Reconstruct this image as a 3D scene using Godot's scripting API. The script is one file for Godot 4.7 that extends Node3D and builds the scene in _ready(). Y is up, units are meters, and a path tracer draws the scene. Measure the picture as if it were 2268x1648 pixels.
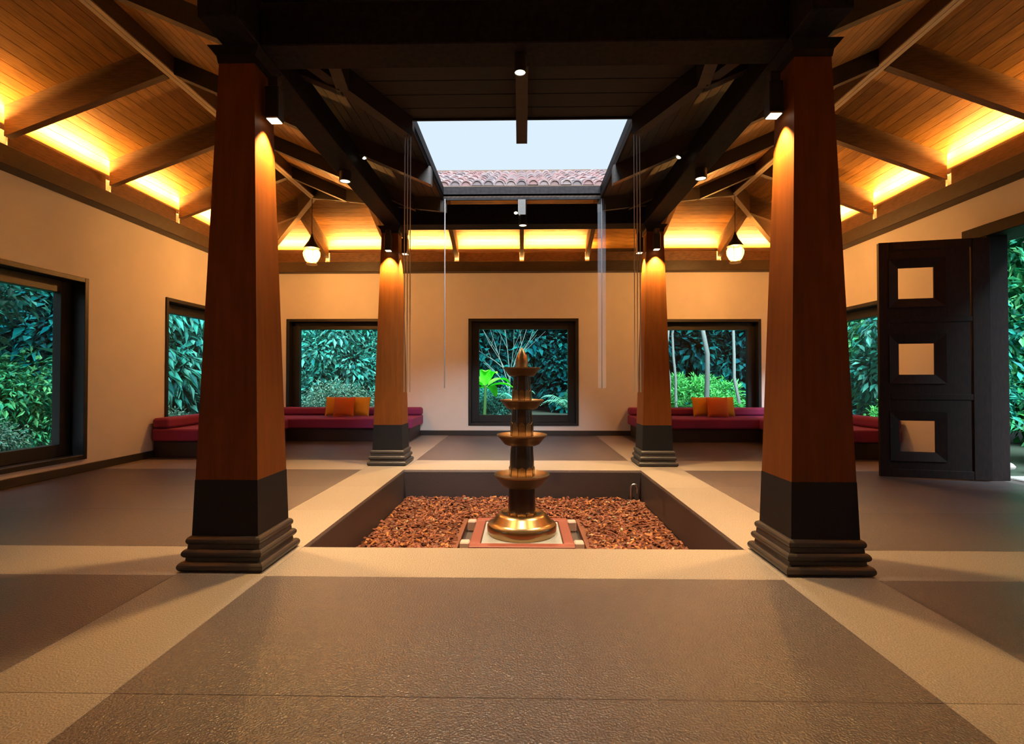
extends Node3D

# ------------------------------------------------------------------ measures
const ZC := -4.84            # centre of the square hall
const WR := 5.2              # half side of the hall
const RIDGE := 3.38          # half side of the ridge square
const HR := 4.04             # underside of the ridge
const SO := 0.373            # slope of the outer rafters
const SI := 0.436            # slope of the inner rafters
const CD := 0.30             # depth of the outer rafters
const OPEN := 0.88           # half side of the roof opening
const COLX := 1.715
const COLZN := -3.13
const COLZF := -6.705
const BX := 1.67
const BZN := -3.11
const BZF := -6.65
const BH := 3.085            # underside of the tie beams

const COVE := 11.5            # light of a metre of cove strip
var M := {}
var taken := {}
var dark_sprig: Mesh
var rng := RandomNumberGenerator.new()

# ------------------------------------------------------------------ geometry collector
class Geo:
	var v := PackedVector3Array()
	var n := PackedVector3Array()
	var c := PackedColorArray()
	var col := Color(1, 1, 1)
	func tri(a: Vector3, b: Vector3, d: Vector3, na: Vector3, nb: Vector3, nd: Vector3) -> void:
		var g := (b - a).cross(d - a)
		if g.dot(na + nb + nd) > 0.0:
			v.append(a); v.append(d); v.append(b)
			n.append(na); n.append(nd); n.append(nb)
		else:
			v.append(a); v.append(b); v.append(d)
			n.append(na); n.append(nb); n.append(nd)
		c.append(col); c.append(col); c.append(col)
	func quad(a: Vector3, b: Vector3, d: Vector3, e: Vector3, m: Vector3) -> void:
		tri(a, b, d, m, m, m)
		tri(a, d, e, m, m, m)
	func quads(a: Vector3, b: Vector3, d: Vector3, e: Vector3, na: Vector3, nb: Vector3, nd: Vector3, ne: Vector3) -> void:
		tri(a, b, d, na, nb, nd)
		tri(a, d, e, na, nd, ne)
	# a convex face turned away from a point inside
	func face(p: Array, inside: Vector3) -> void:
		var m: Vector3 = (p[1] - p[0]).cross(p[2] - p[0])
		if m.length() < 1e-12:
			m = (p[2] - p[0]).cross(p[p.size() - 1] - p[0])
		m = m.normalized()
		if m.dot(p[0] - inside) < 0.0:
			m = -m
		for i in range(1, p.size() - 1):
			tri(p[0], p[i], p[i + 1], m, m, m)
	# eight corners: four below, the four above them
	func hexa(p: Array) -> void:
		var m := Vector3.ZERO
		for q in p:
			m += q
		m /= 8.0
		face([p[0], p[1], p[2], p[3]], m)
		face([p[4], p[5], p[6], p[7]], m)
		for i in 4:
			var j := (i + 1) % 4
			face([p[i], p[j], p[j + 4], p[i + 4]], m)
	func box(lo: Vector3, hi: Vector3) -> void:
		hexa([Vector3(lo.x, lo.y, lo.z), Vector3(hi.x, lo.y, lo.z), Vector3(hi.x, lo.y, hi.z), Vector3(lo.x, lo.y, hi.z), Vector3(lo.x, hi.y, lo.z), Vector3(hi.x, hi.y, lo.z), Vector3(hi.x, hi.y, hi.z), Vector3(lo.x, hi.y, hi.z)])
	# box with chamfered edges
	func cbox(lo: Vector3, hi: Vector3, b: float) -> void:
		var m := (lo + hi) / 2.0
		var h := (hi - lo) / 2.0
		var s := [-1.0, 1.0]
		for sx in s:
			face([m + Vector3(sx * h.x, -h.y + b, -h.z + b), m + Vector3(sx * h.x, h.y - b, -h.z + b), m + Vector3(sx * h.x, h.y - b, h.z - b), m + Vector3(sx * h.x, -h.y + b, h.z - b)], m)
			face([m + Vector3(-h.x + b, sx * h.y, -h.z + b), m + Vector3(h.x - b, sx * h.y, -h.z + b), m + Vector3(h.x - b, sx * h.y, h.z - b), m + Vector3(-h.x + b, sx * h.y, h.z - b)], m)
			face([m + Vector3(-h.x + b, -h.y + b, sx * h.z), m + Vector3(h.x - b, -h.y + b, sx * h.z), m + Vector3(h.x - b, h.y - b, sx * h.z), m + Vector3(-h.x + b, h.y - b, sx * h.z)], m)
			for sy in s:
				face([m + Vector3(sx * h.x, sy * (h.y - b), -h.z + b), m + Vector3(sx * h.x, sy * (h.y - b), h.z - b), m + Vector3(sx * (h.x - b), sy * h.y, h.z - b), m + Vector3(sx * (h.x - b), sy * h.y, -h.z + b)], m)
				face([m + Vector3(sx * h.x, -h.y + b, sy * (h.z - b)), m + Vector3(sx * h.x, h.y - b, sy * (h.z - b)), m + Vector3(sx * (h.x - b), h.y - b, sy * h.z), m + Vector3(sx * (h.x - b), -h.y + b, sy * h.z)], m)
				face([m + Vector3(-h.x + b, sx * h.y, sy * (h.z - b)), m + Vector3(h.x - b, sx * h.y, sy * (h.z - b)), m + Vector3(h.x - b, sx * (h.y - b), sy * h.z), m + Vector3(-h.x + b, sx * (h.y - b), sy * h.z)], m)
				for sz in s:
					face([m + Vector3(sx * h.x, sy * (h.y - b), sz * (h.z - b)), m + Vector3(sx * (h.x - b), sy * h.y, sz * (h.z - b)), m + Vector3(sx * (h.x - b), sy * (h.y - b), sz * h.z)], m)
	# square section stacked along y: [half, y] pairs from below
	func stack(p: Array, cap := true) -> void:
		for i in p.size() - 1:
			var a: float = p[i][0]
			var y0: float = p[i][1]
			var b: float = p[i + 1][0]
			var y1: float = p[i + 1][1]
			var dirs := [Vector3(1, 0, 0), Vector3(0, 0, 1), Vector3(-1, 0, 0), Vector3(0, 0, -1)]
			for d in dirs:
				var t := Vector3(d.z, 0, -d.x)
				var m: Vector3 = (d * (y1 - y0) + Vector3(0, a - b, 0)).normalized()
				quad(d * a - t * a + Vector3(0, y0, 0), d * a + t * a + Vector3(0, y0, 0), d * b + t * b + Vector3(0, y1, 0), d * b - t * b + Vector3(0, y1, 0), m)
		if cap:
			for k in [0, p.size() - 1]:
				var a: float = p[k][0]
				var y: float = p[k][1]
				quad(Vector3(-a, y, -a), Vector3(a, y, -a), Vector3(a, y, a), Vector3(-a, y, a), Vector3(0, -1 if k == 0 else 1, 0))
	# turned profile [r, y], from below, outside facing out
	func lathe(p: Array, seg := 32, at := Vector3.ZERO) -> void:
		var ns := []
		for i in p.size() - 1:
			ns.append(Vector2(p[i + 1][1] - p[i][1], p[i][0] - p[i + 1][0]).normalized())
		for i in p.size() - 1:
			var n0: Vector2 = ns[i]
			var n1: Vector2 = ns[i]
			if i > 0 and ns[i - 1].dot(ns[i]) > 0.75:
				n0 = (ns[i - 1] + ns[i]).normalized()
			if i < ns.size() - 1 and ns[i + 1].dot(ns[i]) > 0.75:
				n1 = (ns[i + 1] + ns[i]).normalized()
			for k in seg:
				var a := TAU * k / seg
				var b := TAU * (k + 1) / seg
				var da := Vector3(cos(a), 0, sin(a))
				var db := Vector3(cos(b), 0, sin(b))
				var y0 := at + Vector3(0, p[i][1], 0)
				var y1 := at + Vector3(0, p[i + 1][1], 0)
				quads(y0 + da * p[i][0], y0 + db * p[i][0], y1 + db * p[i + 1][0], y1 + da * p[i + 1][0], da * n0.x + Vector3(0, n0.y, 0), db * n0.x + Vector3(0, n0.y, 0), db * n1.x + Vector3(0, n1.y, 0), da * n1.x + Vector3(0, n1.y, 0))
	func tube(p: Array, r0: float, r1: float, seg := 8) -> void:
		var rings := []
		var up := Vector3(0.13, 0.2, 0.97).normalized()
		for i in p.size():
			var d: Vector3 = (p[mini(i + 1, p.size() - 1)] - p[maxi(i - 1, 0)]).normalized()
			if absf(d.dot(up)) > 0.95:
				up = Vector3(1, 0, 0)
			var s := d.cross(up).normalized()
			var u := s.cross(d)
			var ring := []
			for k in seg:
				var a := TAU * k / seg
				ring.append(s * cos(a) + u * sin(a))
			rings.append(ring)
		for i in p.size() - 1:
			var ra := lerpf(r0, r1, float(i) / (p.size() - 1))
			var rb := lerpf(r0, r1, float(i + 1) / (p.size() - 1))
			for k in seg:
				var j := (k + 1) % seg
				quads(p[i] + rings[i][k] * ra, p[i] + rings[i][j] * ra, p[i + 1] + rings[i + 1][j] * rb, p[i + 1] + rings[i + 1][k] * rb, rings[i][k], rings[i][j], rings[i + 1][j], rings[i + 1][k])
		for e in [0, p.size() - 1]:
			var r := r0 if e == 0 else r1
			var m: Vector3 = (p[0] - p[1]).normalized() if e == 0 else (p[e] - p[e - 1]).normalized()
			for k in range(1, seg - 1):
				tri(p[e] + rings[e][0] * r, p[e] + rings[e][k] * r, p[e] + rings[e][k + 1] * r, m, m, m)
	# folded leaf from a base along d, blade normal m
	func leaf(base: Vector3, d: Vector3, m: Vector3, ln: float, w: float, bend := 0.15) -> void:
		var s := d.cross(m).normalized() * w
		var mid := base + d * ln * 0.45 - m * w * 0.25
		var tip := base + d * ln - m * ln * bend
		var l := mid + s * 0.5 + m * w * 0.3
		var r := mid - s * 0.5 + m * w * 0.3
		for t in [[base, l, mid], [base, mid, r], [l, tip, mid], [mid, tip, r]]:
			var q: Vector3 = (t[1] - t[0]).cross(t[2] - t[0]).normalized()
			if q.dot(m) < 0:
				q = -q
			tri(t[0], t[1], t[2], q, q, q)
	func mesh() -> ArrayMesh:
		var a := []
		a.resize(Mesh.ARRAY_MAX)
		a[Mesh.ARRAY_VERTEX] = v
		a[Mesh.ARRAY_NORMAL] = n
		a[Mesh.ARRAY_COLOR] = c
		var m := ArrayMesh.new()
		m.add_surface_from_arrays(Mesh.PRIMITIVE_TRIANGLES, a)
		return m

func numbered(called: String) -> String:
	if not taken.has(called):
		taken[called] = 0
		return called
	taken[called] += 1
	return "%s_%03d" % [called, taken[called]]

func tag(o: Node3D, label: String, category: String, group := "") -> Node3D:
	o.set_meta("label", label)
	o.set_meta("category", category)
	if group:
		o.set_meta("group", group)
	return o

func thing(called: String, label: String, category: String, at := Vector3.ZERO, group := "", turn := 0.0) -> Node3D:
	var o := Node3D.new()
	o.name = numbered(called)
	add_child(o)
	o.position = at
	o.rotation.y = turn
	return tag(o, label, category, group)

func struct(called: String, g: Geo = null, m: Material = null) -> Node3D:
	var o: Node3D
	if g:
		var mi := MeshInstance3D.new()
		mi.mesh = g.mesh()
		mi.material_override = m
		o = mi
	else:
		o = Node3D.new()
	o.name = numbered(called)
	o.set_meta("kind", "structure")
	add_child(o)
	return o

func part(called: String, g, m: Material, parent: Node3D, at := Transform3D()) -> MeshInstance3D:
	var mi := MeshInstance3D.new()
	mi.mesh = g.mesh() if g is Geo else g
	mi.material_override = m
	mi.name = called
	mi.transform = at
	parent.add_child(mi, true)
	return mi

func lin(r: float, g: float, b: float) -> Color:
	return Color(r, g, b).linear_to_srgb()

# ------------------------------------------------------------------ materials
func noise_tex(seed_: int, freq: float, ramp: Array, size := 512, oct := 4, kind := FastNoiseLite.TYPE_SIMPLEX_SMOOTH) -> NoiseTexture2D:
	var n := FastNoiseLite.new()
	n.seed = seed_
	n.noise_type = kind
	n.frequency = freq
	n.fractal_octaves = oct
	var t := NoiseTexture2D.new()
	t.width = size
	t.height = size
	t.seamless = true
	t.noise = n
	var g := Gradient.new()
	g.offsets = PackedFloat32Array([0.0, 0.5, 1.0]) if ramp.size() == 3 else PackedFloat32Array([0.0, 1.0])
	g.colors = PackedColorArray(ramp)
	t.color_ramp = g
	return t

func normal_tex(seed_: int, freq: float, strength: float, size := 512) -> NoiseTexture2D:
	var n := FastNoiseLite.new()
	n.seed = seed_
	n.frequency = freq
	n.fractal_octaves = 3
	var t := NoiseTexture2D.new()
	t.width = size
	t.height = size
	t.seamless = true
	t.noise = n
	t.as_normal_map = true
	t.bump_strength = strength
	return t

func mat(c: Color, rough: float, metal := 0.0) -> StandardMaterial3D:
	var m := StandardMaterial3D.new()
	m.albedo_color = c
	m.roughness = rough
	m.metallic = metal
	return m

func tri_tex(m: StandardMaterial3D, t: Texture2D, scale: Vector3, world := false) -> StandardMaterial3D:
	m.albedo_texture = t
	m.uv1_triplanar = true
	m.uv1_world_triplanar = world
	m.uv1_scale = scale
	return m

func make_materials() -> void:
	var grain := noise_tex(3, 0.012, [Color(0.62, 0.62, 0.62), Color(0.85, 0.85, 0.85), Color(1, 1, 1)], 512, 5)
	var soft_grain := noise_tex(4, 0.012, [Color(0.86, 0.86, 0.86), Color(0.94, 0.94, 0.94), Color(1, 1, 1)], 256, 4)
	var fine := noise_tex(5, 0.06, [Color(0.66, 0.66, 0.66), Color(0.86, 0.86, 0.86), Color(1, 1, 1)], 512, 3)
	var speck := noise_tex(8, 0.11, [Color(0.5, 0.5, 0.5), Color(0.8, 0.8, 0.8), Color(1, 1, 1)], 512, 4)
	var pits := normal_tex(9, 0.075, 7.0)
	# honey coloured ceiling boards, grain along x of each slope
	for i in 4:
		var t: float = [0.8, 1.0, 0.9, 1.12][i]
		M["plank%d" % i] = tri_tex(mat(lin(0.50 * t, 0.235 * t, 0.045 * t), 0.55), grain, Vector3(0.5, 9, 9))
	M.shaded_board = tri_tex(mat(lin(0.014, 0.015, 0.019), 0.7), grain, Vector3(0.5, 9, 9))  # same boards around the roof opening, their shade put into the colour
	M.rafter = tri_tex(mat(lin(0.15, 0.078, 0.028), 0.55), grain, Vector3(9, 9, 0.8))
	M.soffit = tri_tex(mat(lin(0.62, 0.48, 0.28), 0.5), soft_grain, Vector3(1, 6, 6))
	M.dark_wood = tri_tex(mat(lin(0.018, 0.015, 0.016), 0.6), grain, Vector3(3, 3, 3))
	M.dark_wood.metallic_specular = 0.2
	M.plate = tri_tex(mat(lin(0.028, 0.018, 0.012), 0.5), grain, Vector3(1, 5, 5))
	M.fascia = tri_tex(mat(lin(0.11, 0.055, 0.025), 0.5), grain, Vector3(1, 5, 5))
	M.shaft = tri_tex(mat(lin(0.175, 0.052, 0.008), 0.5), soft_grain, Vector3(5, 0.5, 5))
	M.shaft.metallic_specular = 0.25
	M.band = tri_tex(mat(lin(0.017, 0.017, 0.019), 0.5), fine, Vector3(3, 3, 3))
	M.moulding = tri_tex(mat(lin(0.048, 0.042, 0.040), 0.38), fine, Vector3(4, 4, 4))
	M.wall = tri_tex(mat(lin(0.73, 0.665, 0.61), 0.85), noise_tex(21, 0.02, [Color(0.98, 0.98, 0.98), Color(1, 1, 1)], 256, 3), Vector3(0.5, 0.5, 0.5), true)
	M.frame = tri_tex(mat(lin(0.011, 0.010, 0.011), 0.45), grain, Vector3(4, 4, 4))
	M.door = tri_tex(mat(lin(0.013, 0.0075, 0.007), 0.6), grain, Vector3(6, 1, 6))
	M.door.metallic_specular = 0.25
	M.band.metallic_specular = 0.3
	M.skirting = mat(lin(0.03, 0.027, 0.026), 0.4)
	for i in 3:
		var t: float = [0.92, 1.0, 1.07][i]
		M["slab%d" % i] = tri_tex(mat(lin(0.150 * t, 0.120 * t, 0.120 * t), 0.30), speck, Vector3(2.2, 2.2, 2.2), true)
		M["border%d" % i] = tri_tex(mat(lin(0.43 * t, 0.365 * t, 0.31 * t), 0.34), speck, Vector3(2.2, 2.2, 2.2), true)
		for k in ["slab%d" % i, "border%d" % i]:
			M[k].metallic_specular = 0.55
			M[k].normal_enabled = true
			M[k].normal_texture = pits
			M[k].normal_scale = 0.45
	M.grout = mat(lin(0.06, 0.055, 0.05), 0.9)
	M.basin = tri_tex(mat(lin(0.085, 0.07, 0.068), 0.42), fine, Vector3(3, 3, 3), true)
	M.chips = mat(Color(1, 1, 1), 0.75)
	M.chips.vertex_color_use_as_albedo = true
	M.brass = tri_tex(mat(lin(0.52, 0.34, 0.17), 0.28, 1.0), fine, Vector3(5, 5, 5))
	M.dark_brass = tri_tex(mat(lin(0.085, 0.055, 0.032), 0.5, 0.8), fine, Vector3(5, 5, 5))  # dish undersides, darker and duller than the rims
	M.mid_brass = tri_tex(mat(lin(0.30, 0.19, 0.09), 0.36, 1.0), fine, Vector3(5, 5, 5))
	M.bronze = tri_tex(mat(lin(0.085, 0.065, 0.055), 0.3, 0.85), fine, Vector3(5, 5, 5))
	M.red_tile = tri_tex(mat(lin(0.24, 0.06, 0.04), 0.5), fine, Vector3(5, 5, 5))
	M.pale_stone = tri_tex(mat(lin(0.42, 0.45, 0.46), 0.25), fine, Vector3(5, 5, 5))
	M.pink_stone = tri_tex(mat(lin(0.55, 0.38, 0.34), 0.6), fine, Vector3(5, 5, 5))
	M.steel = mat(lin(0.42, 0.42, 0.45), 0.3, 1.0)
	M.black_metal = mat(lin(0.02, 0.018, 0.018), 0.4, 0.3)
	M.fabric = tri_tex(mat(lin(0.30, 0.022, 0.125), 0.8), fine, Vector3(12, 12, 12))
	M.fabric.rim_enabled = true
	M.fabric.rim = 0.25
	M.fabric.rim_tint = 0.6
	M.plinth = mat(lin(0.022, 0.014, 0.016), 0.5)
	M.yellow = tri_tex(mat(lin(0.95, 0.42, 0.015), 0.8), fine, Vector3(20, 20, 20))
	M.orange = tri_tex(mat(lin(0.92, 0.20, 0.025), 0.8), fine, Vector3(20, 20, 20))
	M.glass = mat(Color(1, 1, 1, 0.006), 0.02)
	M.glass.transparency = BaseMaterial3D.TRANSPARENCY_ALPHA
	M.glass.metallic_specular = 0.16
	M.lamp_glass = mat(Color(1, 0.9, 0.7, 0.12), 0.05)
	M.lamp_glass.transparency = BaseMaterial3D.TRANSPARENCY_ALPHA
	M.strip = mat(Color(0.9, 0.95, 1.0, 0.07), 0.1)
	M.strip.transparency = BaseMaterial3D.TRANSPARENCY_ALPHA
	M.cord = mat(lin(0.34, 0.34, 0.36), 0.35, 0.6)
	M.lamp_face = mat(Color(0, 0, 0), 0.5)
	M.lamp_face.emission_enabled = true
	M.lamp_face.emission = lin(1.0, 0.80, 0.52)
	M.lamp_face.emission_energy_multiplier = 3.0
	M.led = M.lamp_face.duplicate()
	M.led.emission = lin(1.0, 0.56, 0.18)
	M.bulb = M.lamp_face.duplicate()
	M.bulb.emission = lin(1.0, 0.70, 0.32)
	M.bulb.emission_energy_multiplier = 9.0
	for i in 4:
		var c: Array = [[0.34, 0.23, 0.225], [0.40, 0.32, 0.32], [0.29, 0.24, 0.25], [0.40, 0.25, 0.245]][i]
		M["tile%d" % i] = tri_tex(mat(lin(c[0], c[1], c[2]), 0.8), fine, Vector3(6, 6, 6))
	M.deck = mat(lin(0.10, 0.06, 0.04), 0.9)
	M.soil = tri_tex(mat(lin(0.022, 0.05, 0.025), 0.95), fine, Vector3(0.8, 0.8, 0.8), true)
	M.leaf = mat(Color(1, 1, 1), 0.6)
	M.leaf.metallic_specular = 0.3
	M.leaf.vertex_color_use_as_albedo = true
	M.leaf.backlight_enabled = true
	M.leaf.backlight = lin(0.03, 0.16, 0.05)
	M.leaf_bright = M.leaf.duplicate()
	M.leaf_bright.backlight = lin(0.05, 0.5, 0.03)
	M.bark = tri_tex(mat(lin(0.30, 0.30, 0.26), 0.9), fine, Vector3(4, 1, 4))
	M.bark_pale = tri_tex(mat(lin(0.20, 0.27, 0.25), 0.9), fine, Vector3(4, 1, 4))
	M.bark_grey = tri_tex(mat(lin(0.13, 0.24, 0.21), 0.9), fine, Vector3(4, 1, 4))
	M.leaf_dark = mat(Color(1, 1, 1), 0.95)
	M.leaf_dark.vertex_color_use_as_albedo = true
	M.leaf_dark.metallic_specular = 0.1
	M.rock = tri_tex(mat(lin(0.5, 0.48, 0.45), 0.9), fine, Vector3(3, 3, 3))
	M.paving = tri_tex(mat(lin(0.5, 0.5, 0.47), 0.8), fine, Vector3(2, 2, 2))

# ------------------------------------------------------------------ scene
func _ready() -> void:
	rng.seed = 7
	var cam := Camera3D.new()
	cam.name = "camera"
	add_child(cam)
	cam.position = Vector3(0, 1.1, 0)
	cam.rotation = Vector3(deg_to_rad(0.8), deg_to_rad(1.1), 0)
	cam.fov = rad_to_deg(2.0 * atan(824.0 / 1134.0))
	cam.near = 0.05
	cam.far = 200.0
	cam.current = true
	var we := WorldEnvironment.new()
	we.name = "environment"
	var e := Environment.new()
	var sky := Sky.new()
	var sm := ProceduralSkyMaterial.new()
	sm.sky_top_color = lin(0.72, 0.87, 1.0)
	sm.sky_horizon_color = lin(0.78, 0.89, 0.97)
	sm.ground_bottom_color = lin(0.10, 0.12, 0.08)
	sm.ground_horizon_color = lin(0.3, 0.34, 0.32)
	sky.sky_material = sm
	e.background_mode = Environment.BG_SKY
	e.sky = sky
	e.background_energy_multiplier = 1.0
	e.ambient_light_source = Environment.AMBIENT_SOURCE_DISABLED
	e.tonemap_mode = Environment.TONE_MAPPER_LINEAR
	e.tonemap_exposure = 1.0
	e.sdfgi_enabled = true
	e.ssao_enabled = true
	e.ssil_enabled = true
	we.environment = e
	add_child(we)
	# the bright part of the overcast sky, high behind the viewer
	var sun := DirectionalLight3D.new()
	sun.name = "bright_sky"
	sun.light_color = lin(0.84, 0.93, 1.0)
	sun.light_energy = 6.0
	sun.light_angular_distance = 44.0
	sun.sky_mode = DirectionalLight3D.SKY_MODE_LIGHT_ONLY
	sun.shadow_enabled = true
	sun.rotation_degrees = Vector3(-42, 12, 0)
	add_child(sun)
	make_materials()
	build_floor()
	build_walls()
	build_ceiling()
	build_roof()
	build_coves()
	build_pillars()
	build_basin()
	build_lamp()
	build_sofas()
	build_door()
	build_fittings()
	build_garden()

# ------------------------------------------------------------------ floor
func build_floor() -> void:
	var f := struct("floor")
	var g := Geo.new()
	var o := WR + 0.3
	g.box(Vector3(-o, -0.5, ZC - o), Vector3(-1.5, -0.031, ZC + o))
	g.box(Vector3(1.5, -0.5, ZC - o), Vector3(o, -0.031, ZC + o))
	g.box(Vector3(-1.5, -0.5, ZC - o), Vector3(1.5, -0.031, -6.29))
	g.box(Vector3(-1.5, -0.5, -3.27), Vector3(1.5, -0.031, ZC + o))
	part("screed", g, M.grout, f)
	# bands of pale stone in a noughts-and-crosses grid, dark slabs between them
	var xs := [-WR, -1.95, -1.435, 1.435, 1.95, WR]
	var zs := [ZC + WR, -2.85, -3.345, -6.215, -6.94, ZC - WR]
	for i in 5:
		for j in 5:
			if i == 2 and j == 2:
				continue
			var border: bool = i % 2 == 1 or j % 2 == 1
			var x0: float = xs[i]
			var x1: float = xs[i + 1]
			var z0: float = zs[j]
			var z1: float = zs[j + 1]
			var nx := maxi(1, roundi((x1 - x0) / 2.4))
			var nz := maxi(1, roundi((z0 - z1) / 1.1))
			for a in nx:
				for b in nz:
					var s := Geo.new()
					var d := 0.0008
					s.cbox(Vector3(lerpf(x0, x1, float(a) / nx) + d, -0.03, lerpf(z0, z1, float(b + 1) / nz) + d), Vector3(lerpf(x0, x1, float(a + 1) / nx) - d, 0.0, lerpf(z0, z1, float(b) / nz) - d), 0.0012)
					part("border_stone" if border else "dark_slab", s, M[("border%d" if border else "slab%d") % rng.randi_range(0, 2)], f)

# ------------------------------------------------------------------ walls and windows
# a wall in its own frame: u along it, y up, w outwards (0 inside face, 0.3 outside)
func side(k: int) -> Transform3D:
	return Transform3D(Basis(Vector3.UP, k * PI / 2), Vector3(0, 0, ZC))

func wall_piece(g: Geo, u0: float, u1: float, y0: float, y1: float) -> void:
	g.box(Vector3(u0, y0, -WR - 0.3), Vector3(u1, y1, -WR))

func build_walls() -> void:
	# side 0 far, 1 left, 2 behind the camera, 3 right; u of each window centre
	var names := ["wall_far", "wall_left", "wall_near", "wall_right"]
	var w := 1.08
	var holes := [
		[[-3.575, 0.19, 2.29, w], [0.03, 0.19, 2.29, w], [3.57, 0.19, 2.27, w]],
		[[-3.44, 0.15, 2.30, w], [0.10, 0.15, 2.30, w], [3.6, 0.15, 2.30, w]],
		[],
		[[-3.6, 0.15, 2.25, w], [-0.15, 0.0, 2.66, 0.96], [3.56, 0.15, 2.25, w]]]
	var n := 0
	for k in 4:
		var g := Geo.new()
		var top := 3.6
		var u := -WR - (0.3 if k % 2 == 0 else 0.0)
		var last := WR + (0.3 if k % 2 == 0 else 0.0)
		for h in holes[k]:
			var a: float = h[0] - h[3]
			var b: float = h[0] + h[3]
			wall_piece(g, u, a, -0.03, top)
			wall_piece(g, a, b, h[2], top)
			if h[1] > 0.0:
				wall_piece(g, a, b, -0.03, h[1])
			u = b
		wall_piece(g, u, last, -0.03, top)
		var wl := struct(names[k], g, M.wall)
		wl.transform = side(k)
		# skirting, broken at doorways
		var sk := Geo.new()
		u = -WR
		for h in holes[k]:
			if h[1] == 0.0:
				sk.cbox(Vector3(u, 0.0, -WR), Vector3(h[0] - h[3] - 0.02, 0.095, -WR + 0.022), 0.004)
				u = h[0] + h[3] + 0.20
		sk.cbox(Vector3(u, 0.0, -WR), Vector3(WR, 0.095, -WR + 0.022), 0.004)
		struct(["baseboard_far", "baseboard_left", "baseboard_near", "baseboard_right"][k], sk, M.skirting).transform = side(k)
		# dark wall plate under the eaves
		var pl := Geo.new()
		pl.cbox(Vector3(-WR + 0.001, 3.185, -WR + 0.001), Vector3(WR - 0.001, 3.38, -WR + 0.19), 0.006)
		struct(["trim_1", "trim_2", "trim_3", "trim_4"][k], pl, M.plate).transform = side(k)
		for h in holes[k]:
			if h[1] > 0.0:
				n += 1
				build_window("window_%d" % n, k, h[0], h[1], h[2], h[3])

func ring(g: Geo, u0: float, u1: float, y0: float, y1: float, t: float, z0: float, z1: float) -> void:
	g.cbox(Vector3(u0, y0, z0), Vector3(u0 + t, y1, z1), 0.004)
	g.cbox(Vector3(u1 - t, y0, z0), Vector3(u1, y1, z1), 0.004)
	g.cbox(Vector3(u0 + t, y1 - t, z0), Vector3(u1 - t, y1, z1), 0.004)
	g.cbox(Vector3(u0 + t, y0, z0), Vector3(u1 - t, y0 + t, z1), 0.004)

func build_window(called: String, k: int, u: float, y0: float, y1: float, w: float) -> void:
	var o := struct(called)
	o.transform = side(k) * Transform3D(Basis(), Vector3(u, 0, -WR))
	var g := Geo.new()
	ring(g, -w, w, y0, y1, 0.055, -0.3, 0.02)
	part("window_frame", g, M.frame, o)
	g = Geo.new()
	ring(g, -w + 0.056, w - 0.056, y0 + 0.056, y1 - 0.056, 0.14, -0.24, -0.14)
	part("sash", g, M.frame, o)
	g = Geo.new()
	g.box(Vector3(-w + 0.19, y0 + 0.19, -0.205), Vector3(w - 0.19, y1 - 0.19, -0.197))
	part("pane", g, M.glass, o)

# ------------------------------------------------------------------ ceiling
func ho(r: float) -> float:      # underside of the outer rafters
	return HR - SO * (r - RIDGE)

func hi(r: float) -> float:      # underside of the inner rafters
	return HR - SI * (RIDGE - r)

# slab between two distances from the centre, mitred at the hips
func slope(g: Geo, r0: float, h0: float, r1: float, h1: float, t: float, gap := 0.0) -> void:
	var a := r0 - gap
	var b := r1 - gap
	g.hexa([Vector3(-a, h0, -r0), Vector3(a, h0, -r0), Vector3(b, h1, -r1), Vector3(-b, h1, -r1), Vector3(-a, h0 + t, -r0), Vector3(a, h0 + t, -r0), Vector3(b, h1 + t, -r1), Vector3(-b, h1 + t, -r1)])

func beam(g: Geo, a: Vector3, b: Vector3, w: float, d: float) -> void:   # a, b: middle of the underside; plumb ends
	var s := Vector3(b.z - a.z, 0, a.x - b.x).normalized() * w / 2.0
	var u := Vector3(0, d, 0)
	g.hexa([a - s, a + s, b + s, b - s, a - s + u, a + s + u, b + s + u, b - s + u])

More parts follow.
